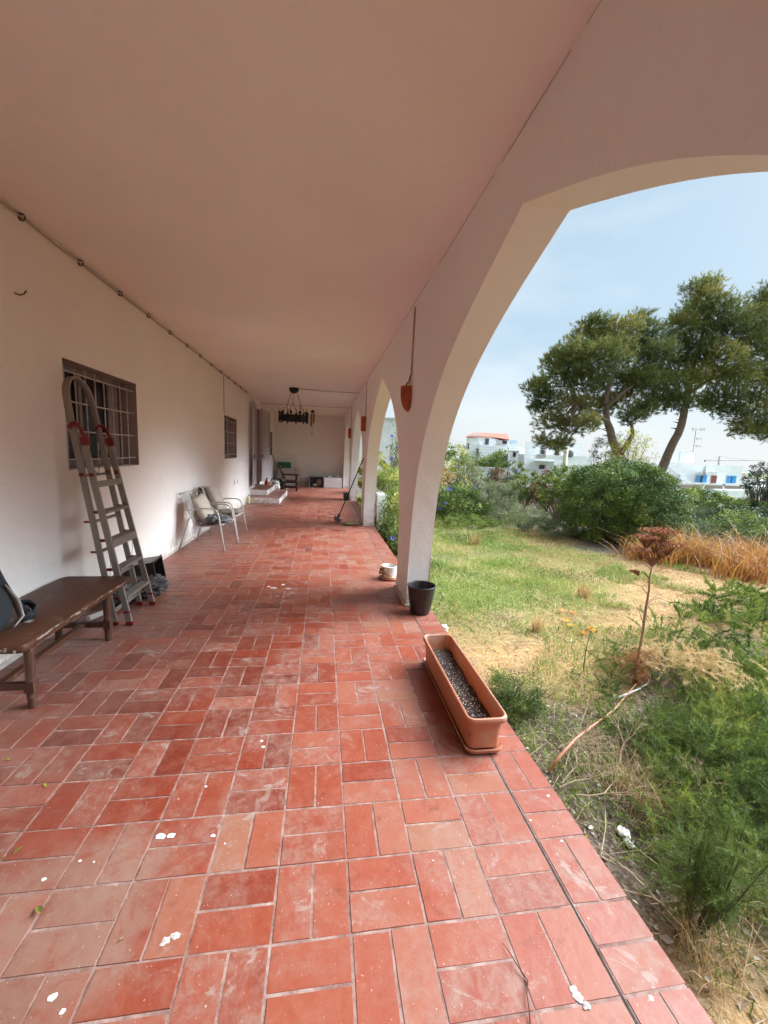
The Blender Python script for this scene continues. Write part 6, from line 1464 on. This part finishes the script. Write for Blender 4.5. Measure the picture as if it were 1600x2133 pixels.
def beyond():
    # garden wall
    t = thing('garden_wall', 'whitewashed garden wall closing off the back of the garden', 'wall', (10, 19, -.4))
    a = at(975, 971, 19); b = at(1330, 990, 19); m = MB(); n = 40; zt = 1.18
    m.box(((a.x+b.x)/2, 19.15, (zt-.8)/2), (b.x-a.x, .3, zt+.8)); m.build('wall', WHITE2, t, bevel=.03)
    m = MB(); m.box(((a.x+b.x)/2, 19.15, zt+.012), (b.x-a.x+.06, .36, .03)); m.build('coping', WHITE2, t, bevel=.01)
    P = at(1067, 975, 19.15); m = MB(); m.box((P.x, 19.15, (zt+.03+2.02)/2), (.40, .30, 2.02-zt-.03)); t2 = thing('gate_post', 'white post with a small lantern niche standing on the garden wall', 'post', (P.x, 19.15, zt)); m.build('post', WHITE, t2, bevel=.02)
    m = MB(); m.box((P.x, 19.15, 2.045), (.50, .40, .05)); m.build('cap', WHITE, t2, bevel=.01)
    m = MB(); m.box((P.x-.02, 18.985, 1.84), (.12, .04, .16)); m.lathe([(0.09, 1.92), (0.0, 2.0)], (P.x-.02, 18.99, 0), 4); m.build('lantern', M['blackiron'], t2)
    # low white wall seen beyond the second pillar
    t = thing('terrace_side_wall', 'low white wall running out from the terrace behind the second pillar', 'wall', (1.4, 12, GZ))
    m = MB(); m.box((1.42, 11.6, (.66-.3)/2-.0), (.22, 4.0, .96)); m.build('wall', WHITE, t, bevel=.015)
    t = thing('boundary_wall', 'white boundary wall with open slots far beyond the third pillar', 'wall', (3, 21, GZ))
    m = MB(); 
    m.box((3.0, 21.2, .05), (4.5, .2, .8)); m.box((3.0, 21.2, .82), (4.5, .2, .16))
    for x in np.arange(.9, 5.2, .8): m.box((x, 21.2, .595), (.14, .18, .29))
    m.build('wall', WHITE, t, bevel=.01)
    t = thing('neighbour_house', 'plain white house wall seen through the arch behind the first pillar', 'house', (3.5, 30, -1))
    m = MB(); m.box((2.6, 31, 1.5), (6.5, 4, 5.2)); m.build('wall', WHITE2, t, bevel=.03); m = MB(); m.box((2.6, 31, 4.13), (6.7, 4.2, .08)); m.build('roof_slab', WHITE2, t)
    # blue shuttered house
    Y = 58; q = lambda x, y: (1300+x/5.333, 870+y/5.333)
    t = thing('blue_shuttered_house', 'flat roofed white house with bright blue shutters and a brown door on a balustraded terrace', 'house', (60, Y, -4), group='white village houses')
    m = MB(); rect(m, q(440, 512), q(925, 800), Y+.25, 8, zbot=-6); rect(m, q(920, 520), q(1282, 800), Y, 8.2, zbot=-6); m.build('wall', WHITE, t)
    m = MB(); rect(m, q(425, 372), q(640, 505), Y+3, 4); rect(m, q(632, 380), q(768, 500), Y+2.9, 4.1); m.build('roof_room', WHITE, t)
    m = MB(); rect(m, q(812, 592), q(1052, 604), Y-1.2, 1.4); m.build('canopy', WHITE, t)
    for (x0, x1, y0, y1) in ((812, 915, 640, 722), (1150, 1240, 645, 730)):
        m = MB(); rect(m, q(x0-4, y0-4), q(x1+4, y1+6), Y-.05, .1); w = m.build('window', WHITE, t)
        m = MB(); rect(m, q(x0+25, y0+2), q(x1-32, y1), Y-.09, .05); m.build('pane', DARKW, w)
        for xa, xb in ((x0, x0+26), (x1-36, x1)) if x0 < 900 else ((x0, x0+42), (x1-44, x1)):
            m = MB(); rect(m, q(xa, y0), q(xb, y1), Y-.16, .06); 
            for k in range(8):
                yy = y0+4+(y1-y0-8)*k/8; rect(m, q(xa+4, yy), q(xb-4, yy+5), Y-.18, .03)
            m.build('shutter', BLUE, w)
    m = MB(); rect(m, q(968, 636), q(1022, 795), Y-.05, .1); d = m.build('door', WHITE, t); m = MB(); rect(m, q(975, 642), q(1013, 792), Y-.12, .08); m.build('door_leaf', BROWN, d)
    m = MB(); rect(m, q(600, 790), q(880, 900), Y-2.6, 2.6, zbot=-7); rect(m, q(872, 795), q(1308, 920), Y-3, 3, zbot=-7); m.build('terrace_wall', WHITE, t)
    m = MB(); 
    for x in (872, 1097, 1300): rect(m, q(x, 738), q(x+16, 800), Y-3.0, .3)
    rect(m, q(600, 736), q(1310, 743), Y-3, .2); m.build('balustrade_post', WHITE, t)
    m = MB(); 
    for k in range(62):
        x = 606+k*11.2
        if 865 < x < 892 or 1092 < x < 1115: continue
        rect(m, q(x, 744), q(x+5.5, 792), Y-2.95, .1)
    m.build('balusters', BALU, t)
    m = MB(); a, b = at(*q(470, 530), Y-.6), at(*q(735, 730), Y-.6); m.bar(a, b, .18, .25); a, b = at(*q(440, 610), Y-1.5), at(*q(600, 745), Y-1.5); m.build('stair_rail', WHITE, t); m = MB(); m.bar(a, b, .2, .25); m.build('red_stair_rail', ROOF, t)
    m = MB(); rect(m, q(625, 625), q(668, 735), Y-.9, .9); m.build('stair_box', WHITE, t)
    t = thing('tv_antenna', 'tall thin television antenna mast on the roof of the blue shuttered house', 'antenna', (58, Y+3, 3), )
    m = MB(); a, b = at(*q(765, 390), Y+3), at(*q(802, 122), Y+3); m.tube([a, b], .05, 5)
    def arm(m, p0, p1, w=.03): m.tube([at(*q(*p0), Y+3), at(*q(*p1), Y+3)], w, 4)
    m.build('mast', M['wire'], t); m = MB(); arm(m, (750, 122), (900, 135)); arm(m, (795, 232), (860, 238)); arm(m, (785, 312), (850, 318))
    for x in (758, 775, 850, 872, 890): arm(m, (x, 112), (x+2, 148))
    for x in (808, 822, 855): arm(m, (x, 220), (x, 250)); arm(m, (x-8, 302), (x-8, 330))
    m.build('dipoles', M['wire'], t)
    t = thing('crane', 'faint tower crane jib on the horizon right of the antenna', 'crane', (75, 140, -4))
    m = MB(); Yc = 140
    def ln(p0, p1, w): m.tube([at(*q(*p0), Yc), at(*q(*p1), Yc)], w, 4)
    ln((1045, 560), (1060, 430), .25); ln((895, 478), (1550, 475), .16); ln((1060, 430), (900, 476), .06); ln((1060, 430), (1400, 476), .06); m.build('jib', M['bars'], t); m = MB(); rect(m, q(892, 468), q(908, 490), Yc, 1.5); m.build('counterweight', M['steelgrey'], t)
    t = thing('distant_house', 'low pale buildings with a brown roof right of the blue shuttered house', 'house', (80, 75, -5), group='white village houses')
    m = MB(); rect(m, q(1280, 690), q(1600, 800), 75, 6, zbot=-8); m.build('wall', WHITE, t); m = MB(); rect(m, q(1275, 610), q(1345, 680), 80, 6, zbot=-8); m.build('brown_wing', BALU, t)
    t = thing('distant_house', 'long low white building beyond the garden at the far right', 'house', (80, 66, -5), group='white village houses')
    m = MB(); rect(m, q(1300, 755), q(1620, 900), 64, 6, zbot=-8); m.build('wall', WHITE2, t)
    # middle white house
    Y = 82; q = lambda x, y: (900+x/4, 850+y/4)
    t = thing('flat_roofed_house', 'two storey flat roofed white house with balconies left of the pine trunk', 'house', (48, Y, -4), group='white village houses')
    m = MB(); rect(m, q(778, 280), q(1010, 520), Y, 9, zbot=-6); rect(m, q(1000, 290), q(1222, 520), Y+1.5, 8, zbot=-6); m.build('wall', WHITE, t)
    m = MB(); rect(m, q(850, 385), q(1300, 445), Y-3, .3); rect(m, q(850, 440), q(1300, 452), Y-3, 3); rect(m, q(740, 505), q(1300, 590), Y-3, .4, zbot=-6); m.build('balcony', WHITE, t)
    m = MB(); rect(m, q(1215, 395), q(1330, 500), Y+2, 6, zbot=-6); m.build('side_wing', WHITE, t)
    for r_ in ((908, 330, 950, 386), (1026, 332, 1070, 412), (895, 472, 946, 510), (1010, 480, 1040, 520), (735, 465, 760, 500)):
        m = MB(); rect(m, q(r_[0], r_[1]), q(r_[2], r_[3]), (Y-.12) if r_[0] < 1000 else Y+1.3, .2); w = m.build('window', DARKW, t); m = MB(); rect(m, q(r_[2]-8, r_[1]), q(r_[2], r_[3]), (Y-.3) if r_[0] < 1000 else Y+1.1, .1); m.build('shutter', BALU, w)
    m = MB(); rect(m, q(875, 385), q(945, 392), Y-3.1, .2); rect(m, q(1150, 390), q(1290, 397), Y-3.1, .2)
    for k in range(8): rect(m, q(875+k*10, 388), q(877+k*10, 412), Y-3.1, .1)
    m.build('railing', BALU, t)
    m = MB(); p = at(*q(1155, 380), Y-3.4); m.blob(p, (.75, .3, .8), 1, 14, 10, .02, 1); m.build('dish', M['steelgrey'], t, smooth=True)
    # red roofed house
    Y = 96; t = thing('red_roofed_house', 'white house with a sloping red tiled roof on the left skyline', 'house', (36, Y, -4), group='white village houses')
    m = MB(); rect(m, q(290, 232), q(520, 430), Y, 8, zbot=-6); rect(m, q(395, 305), q(780, 470), Y-3, 6, zbot=-6); rect(m, q(252, 310), q(300, 430), Y+2, 6, zbot=-6); rect(m, q(515, 255), q(640, 330), Y+1, 6, zbot=-6); rect(m, q(600, 375), q(900, 500), Y-5, 4, zbot=-6); m.build('wall', WHITE, t)
    a = MB(); A = [at(*q(285, 236), Y-.4), at(*q(345, 203), Y+3.5), at(*q(630, 215), Y+3.5), at(*q(645, 262), Y-.4), at(*q(575, 262), Y-.4), at(*q(500, 238), Y-.4), at(*q(420, 236), Y-.4)]
    a.poly([A[0], A[1], A[2], A[3], A[4], A[5], A[6]]); a.poly([p-Vector((0, 0, .18)) for p in (A[0], A[6], A[5], A[4], A[3])]+[A[2]-Vector((0, 0, .2)), A[1]-Vector((0, 0, .2))])
    for i, j in ((0, 6), (6, 5), (5, 4), (4, 3), (3, 2), (2, 1), (1, 0)): a.poly([A[i], A[j], A[j]-Vector((0, 0, .18)), A[i]-Vector((0, 0, .18))])
    a.build('roof', ROOF, t)
    # gable under the roof
    a = MB(); a.poly([at(*q(290, 240), Y+.05), at(*q(345, 210), Y+.05), at(*q(345, 260), Y+.05), at(*q(290, 260), Y+.05)]); a.poly([at(*q(345, 210), Y+.05), at(*q(620, 250), Y+.05), at(*q(620, 262), Y+.05), at(*q(345, 262), Y+.05)]); a.build('gable', WHITE, t)
    for r_, dy in (((445, 255, 472, 305), -.1), ((300, 285, 308, 340), -.1), ((372, 342, 392, 400), -.1), ((590, 272, 622, 300), .9)):
        m = MB(); rect(m, q(*r_[:2]), q(*r_[2:]), Y+dy-.1, .2); m.build('window', DARKW, t)
    m = MB(); rect(m, q(650, 268), q(712, 305), Y-1.5, 2); m.build('roof_tank', simple('pale_blue_tank', (.42, .52, .58), .4), t)
    t = thing('utility_pole', 'pale concrete utility pole in front of the flat roofed house', 'pole', (40, 60, -5)); m = MB(); a, b = at(*q(1115, 470), 60), at(*q(1122, 322), 60); a.z = -5; m.tube([Vector((b.x-.1, 60, -5)), b], [.45, .32], 10); m.build('pole', simple('pole_concrete', (.52, .44, .34), .8), t, smooth=True)
    ws = ((( -60, 225), (1122, 345), 60, 'topmost sagging power wire from the arcade to the utility pole'), ((-60, 232), (780, 305), 58, 'second power wire crossing in front of the red roofed house'), ((-60, 245), (780, 330), 57, 'third power wire crossing in front of the red roofed house'), ((-60, 290), (780, 345), 56, 'lowest power wire left of the flat roofed house'), ((1122, 330), (1400, 400), 60, 'power wire running right from the utility pole to the pines'))
    for a, b, y, lab in ws:
        A_, B_ = at(*q(*a), y*.55), at(*q(*b), y); m = MB(); m.tube([A_.lerp(B_, k/14)-Vector((0, 0, .5*math.sin(PI*k/14))) for k in range(15)], .022, 4); tag(m.build('power_wire', M['wire']), lab, 'wire')
    # far ridge
    for k, (x0, x1, Yd, h, lab) in enumerate(((800, 3300, 1500, 14, None), (-600, 900, 1700, 10, None))):
        m = MB(); n = 60; g1 = []
        for i in range(n+1):
            x = x0+(x1-x0)*i/n; g1.append((m.vert((x, Yd-200, -12)), m.vert((x, Yd, -9.5+h*max(0, .3+mnoise.noise(Vector((i*.12, k, 0))))*math.sin(PI*i/n))), m.vert((x, Yd+250, -12))))
        for a, b in zip(g1[:-1], g1[1:]): m.face((a[0], b[0], b[1], a[1])); m.face((a[1], b[1], b[2], a[2]))
        tag(m.build('hills', simple('pale_green_hillside', (.20, .26, .17), .9, var=.2, scale=.01, bump=0), smooth=True), kind='structure')
beyond()
